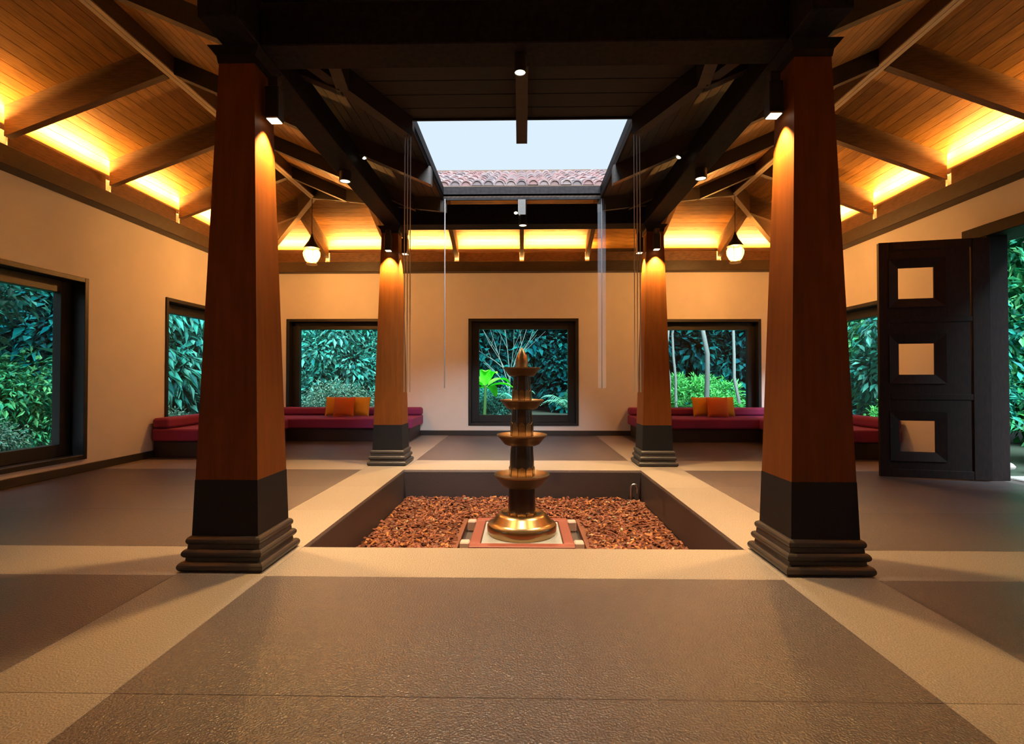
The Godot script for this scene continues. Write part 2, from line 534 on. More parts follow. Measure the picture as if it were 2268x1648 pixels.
func build_ceiling() -> void:
	var c := struct("ceiling")
	c.position = Vector3(0, 0, ZC)
	var planks := []
	var tone := []
	var n := 17
	for i in n:
		var r0 := lerpf(RIDGE + 0.02, WR, float(i) / n)
		var r1 := lerpf(RIDGE + 0.02, WR, float(i + 1) / n) - 0.005
		var g := Geo.new()
		slope(g, r0, ho(r0) + CD, r1, ho(r1) + CD, 0.018, 0.004)
		planks.append(g.mesh())
		tone.append(rng.randi_range(0, 3))
	var m := 24
	for i in m:
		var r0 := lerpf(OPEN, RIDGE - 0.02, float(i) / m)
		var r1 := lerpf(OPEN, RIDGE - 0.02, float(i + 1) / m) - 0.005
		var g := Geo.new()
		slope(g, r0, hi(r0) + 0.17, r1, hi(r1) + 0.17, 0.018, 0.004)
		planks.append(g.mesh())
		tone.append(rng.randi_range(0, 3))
	var d_out := Geo.new()
	slope(d_out, RIDGE - 0.05, ho(RIDGE - 0.05) + CD + 0.02, 6.0, ho(6.0) + CD + 0.02, 0.08)
	var d_in := Geo.new()
	slope(d_in, OPEN, hi(OPEN) + 0.19, RIDGE + 0.05, hi(RIDGE + 0.05) + 0.19, 0.04)
	var rid := Geo.new()
	beam(rid, Vector3(-RIDGE, HR, -RIDGE), Vector3(RIDGE, HR, -RIDGE), 0.10, CD + 0.02)
	var fas := Geo.new()
	fas.box(Vector3(-OPEN, hi(OPEN) + 0.165, -OPEN - 0.02), Vector3(OPEN, hi(OPEN) + 0.315, -OPEN))
	# rafters of one side
	var raf := []
	for i in range(-3, 4):
		var x := i * 1.26
		var start := maxf(RIDGE + 0.05, absf(x) + 0.02)
		var g := Geo.new()
		beam(g, Vector3(x, ho(start), -start), Vector3(x, ho(4.985), -4.985), 0.075, CD)
		raf.append(g.mesh())
	for i in range(-2, 3):
		var x := i * 1.26
		var start := maxf(OPEN + (-0.02 if i == 0 else 0.0), absf(x) + 0.02)
		var g := Geo.new()
		beam(g, Vector3(x, hi(start), -start), Vector3(x, hi(RIDGE - 0.05), -RIDGE + 0.05), 0.085, 0.17)
		raf.append(g.mesh())
	var hip := Geo.new()
	beam(hip, Vector3(-RIDGE, HR, -RIDGE), Vector3(-4.97, ho(4.97), -4.97), 0.09, CD)
	var hip_s := Geo.new()
	beam(hip_s, Vector3(-RIDGE, HR - 0.012, -RIDGE), Vector3(-4.97, ho(4.97) - 0.012, -4.97), 0.075, 0.0115)
	var rid_s := Geo.new()
	for w in [-0.024, 0.024]:
		beam(rid_s, Vector3(-RIDGE, HR - 0.012, -RIDGE + w), Vector3(RIDGE, HR - 0.012, -RIDGE + w), 0.042, 0.0115)
	var val := Geo.new()
	beam(val, Vector3(-OPEN, hi(OPEN) + 0.03, -OPEN), Vector3(-RIDGE, HR, -RIDGE), 0.09, 0.16)
	var mo := d_out.mesh()
	var mi := d_in.mesh()
	var shared := [rid.mesh(), hip.mesh(), val.mesh(), fas.mesh(), rid_s.mesh(), hip_s.mesh()]
	for k in 4:
		var turn := Transform3D(Basis(Vector3.UP, k * PI / 2), Vector3.ZERO)
		var a := part("outer_slope", mo, M.deck, c, turn)
		var b := part("inner_slope", mi, M.deck, c, turn)
		for i in planks.size():
			part("plank", planks[i], M.shaded_board if i >= n and i < n + 8 else M["plank%d" % ((tone[i] + k) % 4)], a if i < n else b)
		for r in raf.size():
			part("rafter", raf[r], M.rafter if r < 7 else M.plate, c, turn)
		part("soffit_batten", shared[4], M.soffit, part("ridge_beam", shared[0], M.rafter, c, turn))
		part("soffit_batten", shared[5], M.soffit, part("hip_rafter", shared[1], M.rafter, c, turn))
		part("valley_rafter", shared[2], M.plate, c, turn)
		part("eave_board", shared[3], M.dark_wood, c, turn)

# ------------------------------------------------------------------ tiled roof over the courtyard side
func build_roof() -> void:
	var o := struct("roof")
	o.position = Vector3(0, 0, ZC)
	var r0 := OPEN + 0.055
	var h0 := 3.275
	var r1 := RIDGE + 0.08
	var h1 := 4.43
	var dk := Geo.new()
	slope(dk, r0 - 0.03, h0 - 0.015, r1, h1 - 0.015, 0.02)
	var deck := dk.mesh()
	var cap := Geo.new()
	slope(cap, r1 - 0.03, h1 + 0.005, r1 + 0.35, ho(r1 + 0.35) + CD + 0.101, 0.04)
	var ridge := cap.mesh()
	var decks := []
	for k in 4:
		var turn := Transform3D(Basis(Vector3.UP, k * PI / 2), Vector3.ZERO)
		decks.append(part("roof_deck", deck, M.deck, o, turn))
		part("outer_deck", ridge, M.deck, o, turn)
	# one barrel tile: half pipe, wider at its lower end, along -z and up
	var sl := atan((h1 - h0) / (r1 - r0))
	var g := Geo.new()
	var ln := 0.30
	for i in 7:
		var a := PI * i / 7
		var b := PI * (i + 1) / 7
		var pa0 := Vector3(cos(a) * 0.066, sin(a) * 0.062, 0)
		var pb0 := Vector3(cos(b) * 0.066, sin(b) * 0.062, 0)
		var pa1 := Vector3(cos(a) * 0.054, sin(a) * 0.050 - 0.012, -ln)
		var pb1 := Vector3(cos(b) * 0.054, sin(b) * 0.050 - 0.012, -ln)
		var na := Vector3(cos(a), sin(a), 0)
		var nb := Vector3(cos(b), sin(b), 0)
		g.quads(pa0, pb0, pb1, pa1, na, nb, nb, na)
		g.quad(pa0, pb0, pb0 * 0.8, pa0 * 0.8, Vector3(0, 0, 1))
		g.quads(pa0 * 0.8, pb0 * 0.8, pb1 * 0.8 , pa1 * 0.8, -na, -nb, -nb, -na)
	var rim_pts := []
	for i in 8:
		rim_pts.append(Vector3(cos(PI * i / 7) * 0.054, sin(PI * i / 7) * 0.05, -0.008))
	g.face(rim_pts, Vector3(0, 0.02, -0.1))
	var tile := g.mesh()
	var rows := 10
	var spots := []
	for j in rows:
		var r := lerpf(r0, r1 - 0.24, float(j) / (rows - 1))
		var h := lerpf(h0, h1, (r - r0) / (r1 - r0)) + 0.02
		var half := int(r / 0.126)
		for i in range(-half, half + 1):
			spots.append([i, Transform3D(Basis(Vector3.RIGHT, sl) * Basis(Vector3.UP, rng.randf_range(-0.05, 0.05)), Vector3(i * 0.126 + rng.randf_range(-0.006, 0.006), h + rng.randf_range(-0.004, 0.007), -r + rng.randf_range(-0.012, 0.012))), j])
	var rest := []
	for s in spots:
		if absi(s[0]) <= 14:
			part("tile", tile, M["tile%d" % rng.randi_range(0, 3)], decks[0], s[1])
		else:
			rest.append(s[1])
	for k in 4:
		var list := []
		if k == 0:
			list = rest
		else:
			for s in spots:
				if s[2] > 0:
					list.append(s[1])
		var mm := MultiMesh.new()
		mm.transform_format = MultiMesh.TRANSFORM_3D
		mm.mesh = tile
		mm.instance_count = list.size()
		for i in list.size():
			mm.set_instance_transform(i, list[i])
		var mi := MultiMeshInstance3D.new()
		mi.multimesh = mm
		mi.material_override = M.tile0
		mi.name = "roof_tiling"
		mi.set_meta("kind", "stuff")
		decks[k].add_child(mi, true)

# ------------------------------------------------------------------ cove lights along the wall plates
func build_coves() -> void:
	var says := ["cove board with hidden warm light along the wall of three windows", "cove board with hidden warm light above the wall of the large side window", "cove board with hidden warm light above the entrance opening", "cove board with hidden warm light above the open black door"]
	for k in [0, 1, 3]:      # the side behind the viewer has none lit
		var t := thing("cove_light", says[k], "cove light", Vector3(0, 0, ZC), "hidden cove lights under the eaves", k * PI / 2)
		for i in range(-4, 4):
			var x0 := i * 1.26 + 0.04
			var x1 := (i + 1) * 1.26 - 0.04
			if i == -4:
				x0 = -4.85
			if i == 3:
				x1 = 4.85
			var g := Geo.new()
			g.cbox(Vector3(x0, 3.382, -5.05), Vector3(x1, 3.56, -5.025), 0.003)
			part("cove_board", g, M.fascia, t)
			if k == 0 and i == 1:
				continue      # this bay is dark in the photograph
			g = Geo.new()
			g.box(Vector3(x0 + 0.01, 3.525, -5.085), Vector3(x1 - 0.01, 3.535, -5.055))
			part("light_strip", g, M.led, t)
			strip_light(t, Vector3((x0 + x1) / 2, 3.54, -5.07), Vector2(x1 - x0 - 0.04, 0.02), 50.0, COVE * (x1 - x0))
			if i < 3:
				# the strip runs on below the rafter end
				g = Geo.new()
				g.box(Vector3(x1 - 0.005, 3.381, -5.12), Vector3(x1 + 0.085, 3.386, -5.095))
				part("light_strip", g, M.led, t)
				strip_light(t, Vector3(x1 + 0.04, 3.388, -5.108), Vector2(0.08, 0.02), 60.0, COVE * 0.09)

# a strip that shines inwards and up; tilt: degrees above the level
func strip_light(t: Node3D, at: Vector3, size: Vector2, tilt: float, energy: float) -> void:
	var l := AreaLight3D.new()
	l.name = "strip_light"
	l.area_size = size
	l.light_color = lin(1.0, 0.48, 0.12)
	l.light_energy = energy
	l.area_range = 12.0
	l.shadow_enabled = true
	l.position = at
	l.basis = Basis(Vector3.UP, PI) * Basis(Vector3.RIGHT, deg_to_rad(tilt))
	t.add_child(l, true)

# ------------------------------------------------------------------ pillars and tie beams
func roll(h: float, y0: float, y1: float) -> Geo:
	var g := Geo.new()
	var r := (y1 - y0) / 2.0
	var p := [[h - r - 0.012, y0]]
	for i in 9:
		var a := -PI / 2 + PI * i / 8.0
		p.append([h - r + cos(a) * r, (y0 + y1) / 2 + sin(a) * r])
	p.append([h - r - 0.012, y1])
	g.stack(p)
	return g

func build_pillars() -> void:
	var says := {
		"-1n": "stout tapered brown pillar in front of the crimson sofa end by the large window",
		"1n": "stout tapered brown pillar standing in front of the open black door",
		"-1f": "slimmer looking tapered pillar in front of the magenta sofa, by the banana plant side",
		"1f": "slimmer looking tapered pillar in front of the dark red sofa and pale tree trunks"}
	for s in [-1, 1]:
		for f in ["n", "f"]:
			var t := thing("pillar", says["%d%s" % [s, f]], "pillar", Vector3(s * COLX, 0, COLZN if f == "n" else COLZF), "four courtyard pillars")
			part("base_moulding", roll(0.248, 0.0, 0.058), M.moulding, t)
			part("base_moulding", roll(0.232, 0.074, 0.126), M.moulding, t)
			part("base_moulding", roll(0.216, 0.142, 0.196), M.moulding, t)
			var g := Geo.new()
			g.stack([[0.222, 0.0], [0.205, 0.16], [0.196, 0.196]])
			part("plinth", g, M.moulding, t)
			g = Geo.new()
			g.stack([[0.193, 0.19], [0.1835, 0.515]])
			part("dark_band", g, M.band, t)
			g = Geo.new()
			g.stack([[0.182, 0.515], [0.108, 3.0]])
			part("shaft", g, M.shaft, t)
			g = Geo.new()
			g.stack([[0.112, 3.0], [0.118, 3.04], [0.155, BH - 0.001]])
			part("capital", g, M.dark_wood, t)
	var bd := 0.22
	for s in [-1, 1]:
		var g := Geo.new()
		g.cbox(Vector3(s * BX - 0.11, BH, -7.0), Vector3(s * BX + 0.11, BH + bd, -2.74), 0.006)
		tag(part("tie_beam", g, M.dark_wood, self), "dark tie beam across the pillars on the %s side, running away from the viewer" % ["window" if s < 0 else "door"], "beam", "four tie beams over the pillars")
	for z in [BZN, BZF]:
		var g := Geo.new()
		g.cbox(Vector3(-BX + 0.112, BH, z - 0.12), Vector3(BX - 0.112, BH + bd + 0.04, z + 0.12), 0.006)
		tag(part("tie_beam", g, M.dark_wood, self), "dark tie beam crossing overhead between the two stout pillars" if z == BZN else "dark tie beam below the tiled roof, between the two slimmer pillars", "beam", "four tie beams over the pillars")

# ------------------------------------------------------------------ sunken basin
func build_basin() -> void:
	var t: Node3D = get_node("floor")
	var low := Transform3D(Basis(), Vector3(0, -0.42, -4.78))
	var a := 1.432
	var b := 1.432
	for d in [[-1, 0], [1, 0], [0, -1], [0, 1]]:
		var g := Geo.new()
		if d[0] != 0:
			g.box(Vector3(d[0] * a - (0.06 if d[0] < 0 else 0.0), 0.0, -b - 0.06), Vector3(d[0] * a + (0.06 if d[0] > 0 else 0.0), 0.388, b + 0.06))
		else:
			g.box(Vector3(-a, 0.0, d[1] * b - (0.06 if d[1] < 0 else 0.0)), Vector3(a, 0.388, d[1] * b + (0.06 if d[1] > 0 else 0.0)))
		part("basin_wall", g, M.basin, t, low)
	var g := Geo.new()
	g.box(Vector3(-a - 0.06, -0.05, -b - 0.06), Vector3(a + 0.06, 0.0, b + 0.06))
	part("basin_floor", g, M.basin, t, low)
	# bark chips
	var c := Geo.new()
	var r := RandomNumberGenerator.new()
	r.seed = 11
	c.col = Color(0.12, 0.035, 0.015)
	for q in [[-1.425, -0.56, -6.205, -3.355], [0.56, 1.425, -6.205, -3.355], [-0.559, 0.559, -6.205, -5.31], [-0.559, 0.559, -4.37, -3.355]]:
		c.box(Vector3(q[0], -0.418, q[2]), Vector3(q[1], -0.36, q[3]))
	for i in 8000:
		var x := r.randf_range(-1.372, 1.372)
		var z := r.randf_range(-6.155, -3.405)
		if absf(x) < 0.61 and absf(z + 4.84) < 0.52 or Vector2(x - 1.30, z + 6.13).length() < 0.11:
			continue
		var bank := 0.03 * maxf(0.0, maxf(absf(x), absf(z + 4.78)) - 1.1) / 0.3
		var q := Basis.from_euler(Vector3(r.randf_range(-0.5, 0.5), r.randf_range(0, TAU), r.randf_range(-0.5, 0.5)))
		var ln := r.randf_range(0.012, 0.04)
		var w := r.randf_range(0.007, 0.019)
		var h := r.randf_range(0.003, 0.008)
		var m := Vector3(x, -0.352 + bank + r.randf_range(0.0, 0.018), z)
		var tone := r.randf_range(0.5, 1.35)
		c.col = Color(0.15 * tone, 0.043 * tone, 0.020 * tone)
		if r.randf() < 0.12:
			c.col = Color(0.30, 0.11, 0.03)
		elif r.randf() < 0.025:
			c.col = Color(0.30, 0.24, 0.16)
		var tp := 0.6
		c.hexa([m + q * Vector3(-ln, -h, -w), m + q * Vector3(ln, -h, -w * tp), m + q * Vector3(ln, -h, w * tp), m + q * Vector3(-ln, -h, w), m + q * Vector3(-ln * 0.8, h, -w * 0.7), m + q * Vector3(ln * 0.8, h, -w * 0.5), m + q * Vector3(ln * 0.9, h, w * 0.5), m + q * Vector3(-ln * 0.7, h, w * 0.8)])
	var bark := part("bark_chips", c, M.chips, self)
	bark.set_meta("kind", "stuff")
	tag(bark, "reddish brown bark chips covering the floor of the sunken basin", "bark chips")
	# small curved water spout in the far corner
	var p := []
	for i in 13:
		var an := PI * i / 12.0
		p.append(Vector3(-cos(an) * 0.038, 0.05 + sin(an) * 0.05, 0))
	p.push_front(Vector3(-0.038, -0.09, 0))
	p.append(Vector3(0.038, 0.0, 0))
	g = Geo.new()
	g.tube(p, 0.017, 0.017, 12)
	var tap := thing("water_spout", "small curved metal water spout in the far corner of the basin", "tap", Vector3(1.335, -0.255, -6.13))
	part("spout", g, M.steel, tap)
	g = Geo.new()
	g.lathe([[0.0, -0.105], [0.034, -0.105], [0.034, -0.085], [0.018, -0.075], [0.0, -0.075]], 16, Vector3(-0.038, 0, 0))
	part("flange", g, M.steel, tap)

# ------------------------------------------------------------------ tiered brass lamp
func build_lamp() -> void:
	var pl := thing("lamp_pedestal", "square pale stone slab with a red tile rim under the brass lamp", "pedestal", Vector3(0, -0.42, ZC))
	var g := Geo.new()
	g.cbox(Vector3(-0.36, 0.0, -0.36), Vector3(0.36, 0.078, 0.36), 0.004)
	part("slab", g, M.pale_stone, pl)
	for s in [[-1, 0], [1, 0], [0, -1], [0, 1]]:
		g = Geo.new()
		if s[0] != 0:
			g.cbox(Vector3(s[0] * 0.41 - 0.047, 0.0, -0.362), Vector3(s[0] * 0.41 + 0.047, 0.092, 0.362), 0.006)
		else:
			g.cbox(Vector3(-0.457, 0.0, s[1] * 0.41 - 0.047), Vector3(0.457, 0.092, s[1] * 0.41 + 0.047), 0.006)
		part("rim_tile", g, M.red_tile, pl)
	for x in [-1, 1]:
		for z in [-1, 1]:
			g = Geo.new()
			g.cbox(Vector3(x * 0.50 - 0.042, 0.0, z * 0.33 - 0.05), Vector3(x * 0.50 + 0.042, 0.10, z * 0.33 + 0.05), 0.01)
			part("corner_block", g, M.pink_stone, pl)
	var t := thing("tiered_lamp", "tall tiered brass oil lamp with four dishes and a pointed bulb finial", "lamp", Vector3(0, -0.341, ZC))
	# heights measured from the foot
	g = Geo.new()
	g.lathe([[0.0, 0.0], [0.315, 0.0], [0.324, 0.02], [0.326, 0.075], [0.318, 0.09], [0.285, 0.10], [0.27, 0.115], [0.235, 0.165], [0.215, 0.185], [0.195, 0.19], [0.175, 0.178], [0.13, 0.172], [0.0, 0.172]], 56)
	part("foot", g, M.brass, t)
	var dishes := [[0.549, 0.263, 0.118], [0.922, 0.237, 0.1], [1.248, 0.206, 0.09], [1.552, 0.176, 0.085]]   # rim height, radius, depth
	var stems := [[0.17, 0.129, 0.44, 0.120], [0.53, 0.115, 0.83, 0.103], [0.905, 0.103, 1.165, 0.092], [1.23, 0.088, 1.475, 0.076]]
	for i in 4:
		var s: Array = stems[i]
		g = Geo.new()
		g.lathe([[0.0, s[0]], [s[1], s[0]], [s[1] * 0.985, lerpf(s[0], s[2], 0.5)], [s[3], s[2]], [s[3] * 1.15, s[2] + 0.012], [0.0, s[2] + 0.012]], 36)
		var st := part("stem", g, M.bronze, t)
		# collar of petals at the foot of the stem
		g = Geo.new()
		for k in 10:
			var a := TAU * k / 10
			var q := Basis(Vector3.UP, a)
			var r: float = s[1] + 0.004
			var hh: float = [0.03, 0.095, 0.135, 0.115][i]
			var p := [q * Vector3(-r * 0.30, s[0], r * 0.97), q * Vector3(r * 0.30, s[0], r * 0.97), q * Vector3(r * 0.27, s[0] + hh * 0.84, r * 0.99), q * Vector3(0, s[0] + hh, r * 1.005), q * Vector3(-r * 0.27, s[0] + hh * 0.84, r * 0.99)]
			g.face(p, Vector3(0, s[0], 0))
			var inner := []
			for v in p:
				inner.append(Vector3(v.x * 0.93, v.y, v.z * 0.93))
			for e in 5:
				g.face([p[e], p[(e + 1) % 5], inner[(e + 1) % 5], inner[e]], q * Vector3(0, s[0] + hh * 0.4, r * 0.93))
		part("petal_collar", g, M.mid_brass, st)
		var d: Array = dishes[i]
		var y: float = d[0]
		var r: float = d[1]
		var h: float = d[2]
		g = Geo.new()
		g.lathe([[0.0, y - h], [r * 0.60, y - h], [r * 0.70, y - h * 0.9], [r * 0.80, y - h * 0.62], [r * 0.92, y - h * 0.26], [r * 0.985, y - 0.016], [r * 0.995, y - 0.012]], 56)
		var dish := part("dish", g, M.dark_brass, t)
		g = Geo.new()
		g.lathe([[r * 0.985, y - 0.014], [r, y - 0.008], [r * 0.998, y], [r * 0.965, y - 0.002], [r * 0.86, y - h * 0.2], [r * 0.62, y - h * 0.3], [0.0, y - h * 0.3]], 56)
		part("dish_rim", g, M.brass, dish)
	g = Geo.new()
	g.lathe([[0.0, 1.52], [0.055, 1.52], [0.06, 1.545], [0.062, 1.59], [0.058, 1.625], [0.046, 1.665], [0.03, 1.70], [0.014, 1.727], [0.0, 1.745]], 32)
	part("finial", g, M.brass, t)

# ------------------------------------------------------------------ sofas
func soft_box(lo: Vector3, hi_: Vector3, b: float) -> Geo:
	# box with edges rounded in three steps
	var g := Geo.new()
	var m := (lo + hi_) / 2.0
	var h := (hi_ - lo) / 2.0 - Vector3(b, b, b)
	var n := 5
	for ax in 3:
		for s in [-1.0, 1.0]:
			var grid := []
			for i in n * 2 + 2:
				for j in n * 2 + 2:
					var ai := -PI / 4 + PI / 2 * (float(mini(i, n)) / n * 0.5 if i <= n else 0.5 + float(i - n - 1) / n * 0.5)
					var aj := -PI / 4 + PI / 2 * (float(mini(j, n)) / n * 0.5 if j <= n else 0.5 + float(j - n - 1) / n * 0.5)
					var d := Vector3.ZERO
					d[ax] = s
					d[(ax + 1) % 3] = tan(ai)
					d[(ax + 2) % 3] = tan(aj)
					d = d.normalized()
					var corner := Vector3.ZERO
					corner[ax] = s * h[ax]
					corner[(ax + 1) % 3] = h[(ax + 1) % 3] * (-1.0 if i <= n else 1.0)
					corner[(ax + 2) % 3] = h[(ax + 2) % 3] * (-1.0 if j <= n else 1.0)
					grid.append([m + corner + d * b, d])
			var w := n * 2 + 2
			for i in w - 1:
				for j in w - 1:
					var a: Array = grid[i * w + j]
					var b2: Array = grid[(i + 1) * w + j]
					var c2: Array = grid[(i + 1) * w + j + 1]
					var d2: Array = grid[i * w + j + 1]
					g.quads(a[0], b2[0], c2[0], d2[0], a[1], b2[1], c2[1], d2[1])
	return g

func pillow() -> ArrayMesh:
	var g := Geo.new()
	var n := 16
	for s in [-1.0, 1.0]:
		var pts := []
		for i in n + 1:
			for j in n + 1:
				var u := -1.0 + 2.0 * i / n
				var v := -1.0 + 2.0 * j / n
				var th := 0.075 * pow(maxf(0.0, 1.0 - u * u), 0.5) * pow(maxf(0.0, 1.0 - v * v), 0.5)
				var pin := 1.0 - 0.055 * (1.0 - u * u) * absf(v) - 0.0
				var pin2 := 1.0 - 0.055 * (1.0 - v * v) * absf(u)
				pts.append(Vector3(u * 0.19 * pin2, v * 0.185 * pin + 0.185, s * (th + 0.004)))
		for i in n:
			for j in n:
				var q := [pts[i * (n + 1) + j], pts[(i + 1) * (n + 1) + j], pts[(i + 1) * (n + 1) + j + 1], pts[i * (n + 1) + j + 1]]
				var ns := []
				for p in [[i, j], [i + 1, j], [i + 1, j + 1], [i, j + 1]]:
					var a: Vector3 = pts[mini(p[0] + 1, n) * (n + 1) + p[1]] - pts[maxi(p[0] - 1, 0) * (n + 1) + p[1]]
					var b: Vector3 = pts[p[0] * (n + 1) + mini(p[1] + 1, n)] - pts[p[0] * (n + 1) + maxi(p[1] - 1, 0)]
					ns.append(a.cross(b).normalized() * s)
				g.quads(q[0], q[1], q[2], q[3], ns[0], ns[1], ns[2], ns[3])
	return g.mesh()

func build_sofas() -> void:
	for s in [-1.0, 1.0]:
		var t := thing("corner_sofa", "low L-shaped %s" % ["crimson sofa lit magenta, in the corner beside the side windows" if s < 0 else "dark red sofa running behind the open door leaf"], "sofa", Vector3(s * 5.17, 0, -10.01), "two low corner sofas")
		# local: x towards the room centre along the far wall, z towards the camera
		var f: float = -s
		var put := func(called: String, lo: Vector3, hi_: Vector3, b: float, m: Material) -> void:
			var a := Vector3(minf(lo.x * f, hi_.x * f), lo.y, lo.z)
			var c := Vector3(maxf(lo.x * f, hi_.x * f), hi_.y, hi_.z)
			part(called, soft_box(a, c, b), m, t)
		var lx := 3.24 if s < 0 else 3.12
		put.call("plinth", Vector3(0.0, 0.0, 0.0), Vector3(lx - 0.06, 0.225, 0.98), 0.01, M.plinth)
		put.call("plinth", Vector3(0.0, 0.0, 0.985), Vector3(1.0, 0.225, 2.9), 0.01, M.plinth)
		put.call("seat_cushion", Vector3(0.0, 0.228, 0.0), Vector3(lx, 0.405, 1.04), 0.03, M.fabric)
		put.call("seat_cushion", Vector3(0.0, 0.228, 1.045), Vector3(1.06, 0.405, 2.95), 0.03, M.fabric)
		put.call("backrest", Vector3(0.235, 0.408, 0.0), Vector3(lx, 0.555, 0.23), 0.045, M.fabric)
		put.call("backrest", Vector3(0.0, 0.408, 0.0), Vector3(0.23, 0.555, 2.95), 0.045, M.fabric)
	var p := pillow()
	var rows := [
		[-3.49, -9.52, "yellow", "yellow cushion at the sofa corner end of the trio by the magenta sofa back", 0.12],
		[-3.04, -9.52, "yellow", "yellow cushion of the magenta sofa, beside the slim pillar", -0.1],
		[-3.28, -9.36, "orange", "orange cushion between two yellow ones on the magenta sofa", 0.05],
		[3.35, -9.52, "yellow", "yellow cushion of the dark red sofa, beside the slim pillar", 0.1],
		[3.745, -9.54, "yellow", "yellow cushion of the dark red sofa, mostly tucked behind an orange one", -0.08],
		[3.56, -9.36, "orange", "orange cushion in front of two yellow ones on the dark red sofa", -0.06]]
	for r in rows:
		var mi := part("throw_cushion", p, M[r[2]], self, Transform3D(Basis(Vector3.UP, r[4]) * Basis(Vector3.RIGHT, deg_to_rad(-16)), Vector3(r[0], 0.411, r[1])))
		tag(mi, r[3], "cushion", "yellow and orange sofa cushions")

# ------------------------------------------------------------------ door
func build_door() -> void:
	var d := struct("door_1")
	d.position = Vector3(WR, 0, 0)
	# casing: jamb linings and architrave in the wall; wall opening z -5.75 .. -4.03
	var g := Geo.new()
	g.cbox(Vector3(-0.15, 0.0, -5.76), Vector3(0.075, 2.66, -5.64), 0.005)
	part("door_jamb", g, M.door, d)
	g = Geo.new()
	g.cbox(Vector3(-0.15, 0.0, -4.05), Vector3(0.3, 2.66, -3.93), 0.005)
	part("door_jamb", g, M.door, d)
	g = Geo.new()
	g.cbox(Vector3(-0.15, 2.66, -5.96), Vector3(0.3, 2.79, -3.73), 0.005)
	part("door_head", g, M.door, d)
	for z in [-5.87, -3.84]:
		g = Geo.new()
		g.cbox(Vector3(-0.05, 0.0, z - 0.09), Vector3(0.0, 2.66, z + 0.09), 0.005)
		part("architrave", g, M.door, d)
	# the open leaf, hinged on the far jamb
	var from := Vector3(5.045, 0.012, -5.615)
	var to := Vector3(4.02, 0.012, -5.845)
	var t := thing("door_leaf", "open black door leaf with three square glazed openings one above another", "door", from, "", atan2(-(to.z - from.z), to.x - from.x))
	var w := from.distance_to(to)
	var th := 0.028
	var H := 2.62
	var pu := 0.685       # pane centre from the hinge
	var ph := 0.172
	var cy := [0.455, 1.31, 2.155]
	# rails and stiles between the openings, in one slab; the panel fields lie lower
	g = Geo.new()
	var us := [0.0, 0.165, w - 0.10, w]
	g.cbox(Vector3(0.0, 0.0, -th), Vector3(0.165, H, th), 0.004)
	part("stile", g, M.door, t)
	g = Geo.new()
	g.cbox(Vector3(w - 0.10, 0.0, -th), Vector3(w, H, th), 0.004)
	part("stile", g, M.door, t)
	var ys := [0.0, 0.09, 0.86, 0.925, 1.715, 1.775, 2.53, H]
	for i in 4:
		g = Geo.new()
		g.cbox(Vector3(0.165, ys[i * 2], -th), Vector3(w - 0.10, ys[i * 2 + 1], th), 0.004)
		part("rail", g, M.door, t)
	for i in 3:
		var y0: float = ys[i * 2 + 1]
		var y1: float = ys[i * 2 + 2]
		var a := pu - ph
		var b := pu + ph
		var c: float = cy[i] - ph
		var e: float = cy[i] + ph
		g = Geo.new()
		var tf := 0.018
		g.box(Vector3(0.183, y0, -tf), Vector3(a - 0.10, y1, tf))
		g.box(Vector3(b + 0.10, y0, -tf), Vector3(w - 0.10, y1, tf))
		g.box(Vector3(a - 0.10, y0, -tf), Vector3(b + 0.10, c - 0.10, tf))
		g.box(Vector3(a - 0.10, e + 0.10, -tf), Vector3(b + 0.10, y1, tf))
		part("panel", g, M.door, t)
		# splayed surround of the opening
		g = Geo.new()
		for sz in [-1.0, 1.0]:
			var o := [Vector3(a - 0.1, c - 0.1, sz * 0.034), Vector3(b + 0.1, c - 0.1, sz * 0.034), Vector3(b + 0.1, e + 0.1, sz * 0.034), Vector3(a - 0.1, e + 0.1, sz * 0.034)]
			var n := [Vector3(a, c, sz * 0.010), Vector3(b, c, sz * 0.010), Vector3(b, e, sz * 0.010), Vector3(a, e, sz * 0.010)]
			for k in 4:
				var j := (k + 1) % 4
				g.face([o[k], o[j], n[j], n[k]], (o[k] + o[j]) / 2 - Vector3(0, 0, sz * 0.05))
				var l: Vector3 = o[k]
				var l2: Vector3 = o[j]
				g.face([l, l2, Vector3(l2.x, l2.y, 0), Vector3(l.x, l.y, 0)], Vector3(pu, cy[i], 0))
				g.face([n[k], n[j], Vector3(n[j].x, n[j].y, 0), Vector3(n[k].x, n[k].y, 0)], (o[k] + o[j]) / 2)
		var sr := part("pane_surround", g, M.door, t)
		g = Geo.new()
		g.box(Vector3(a, c, -0.003), Vector3(b, e, 0.003))
		part("pane", g, M.glass, sr)
	for y in [0.3, 1.31, 2.3]:
		g = Geo.new()
		g.lathe([[0.0, y - 0.06], [0.009, y - 0.06], [0.009, y + 0.06], [0.0, y + 0.06]], 10, Vector3(-0.004, 0, 0.034))
		part("hinge", g, M.black_metal, t)

# ------------------------------------------------------------------ lamps, cords
func spot(parent: Node3D, at: Vector3, towards: Vector3, energy: float, angle: float, soft := 0.02, blend := 0.8, c := Color(1, 0.73, 0.45)) -> void:
	var l := SpotLight3D.new()
	l.name = "lamp_light"
	l.light_color = c.linear_to_srgb()
	l.light_energy = energy
	l.spot_range = 15.0
	l.spot_attenuation = 2.0
	l.spot_angle = angle
	l.spot_angle_attenuation = blend
	l.light_size = soft
	l.shadow_enabled = true
	l.position = at
	parent.add_child(l, true)
	var up := Vector3.UP if absf(towards.normalized().y) < 0.95 else Vector3.RIGHT
	l.basis = Basis.looking_at(towards, up)

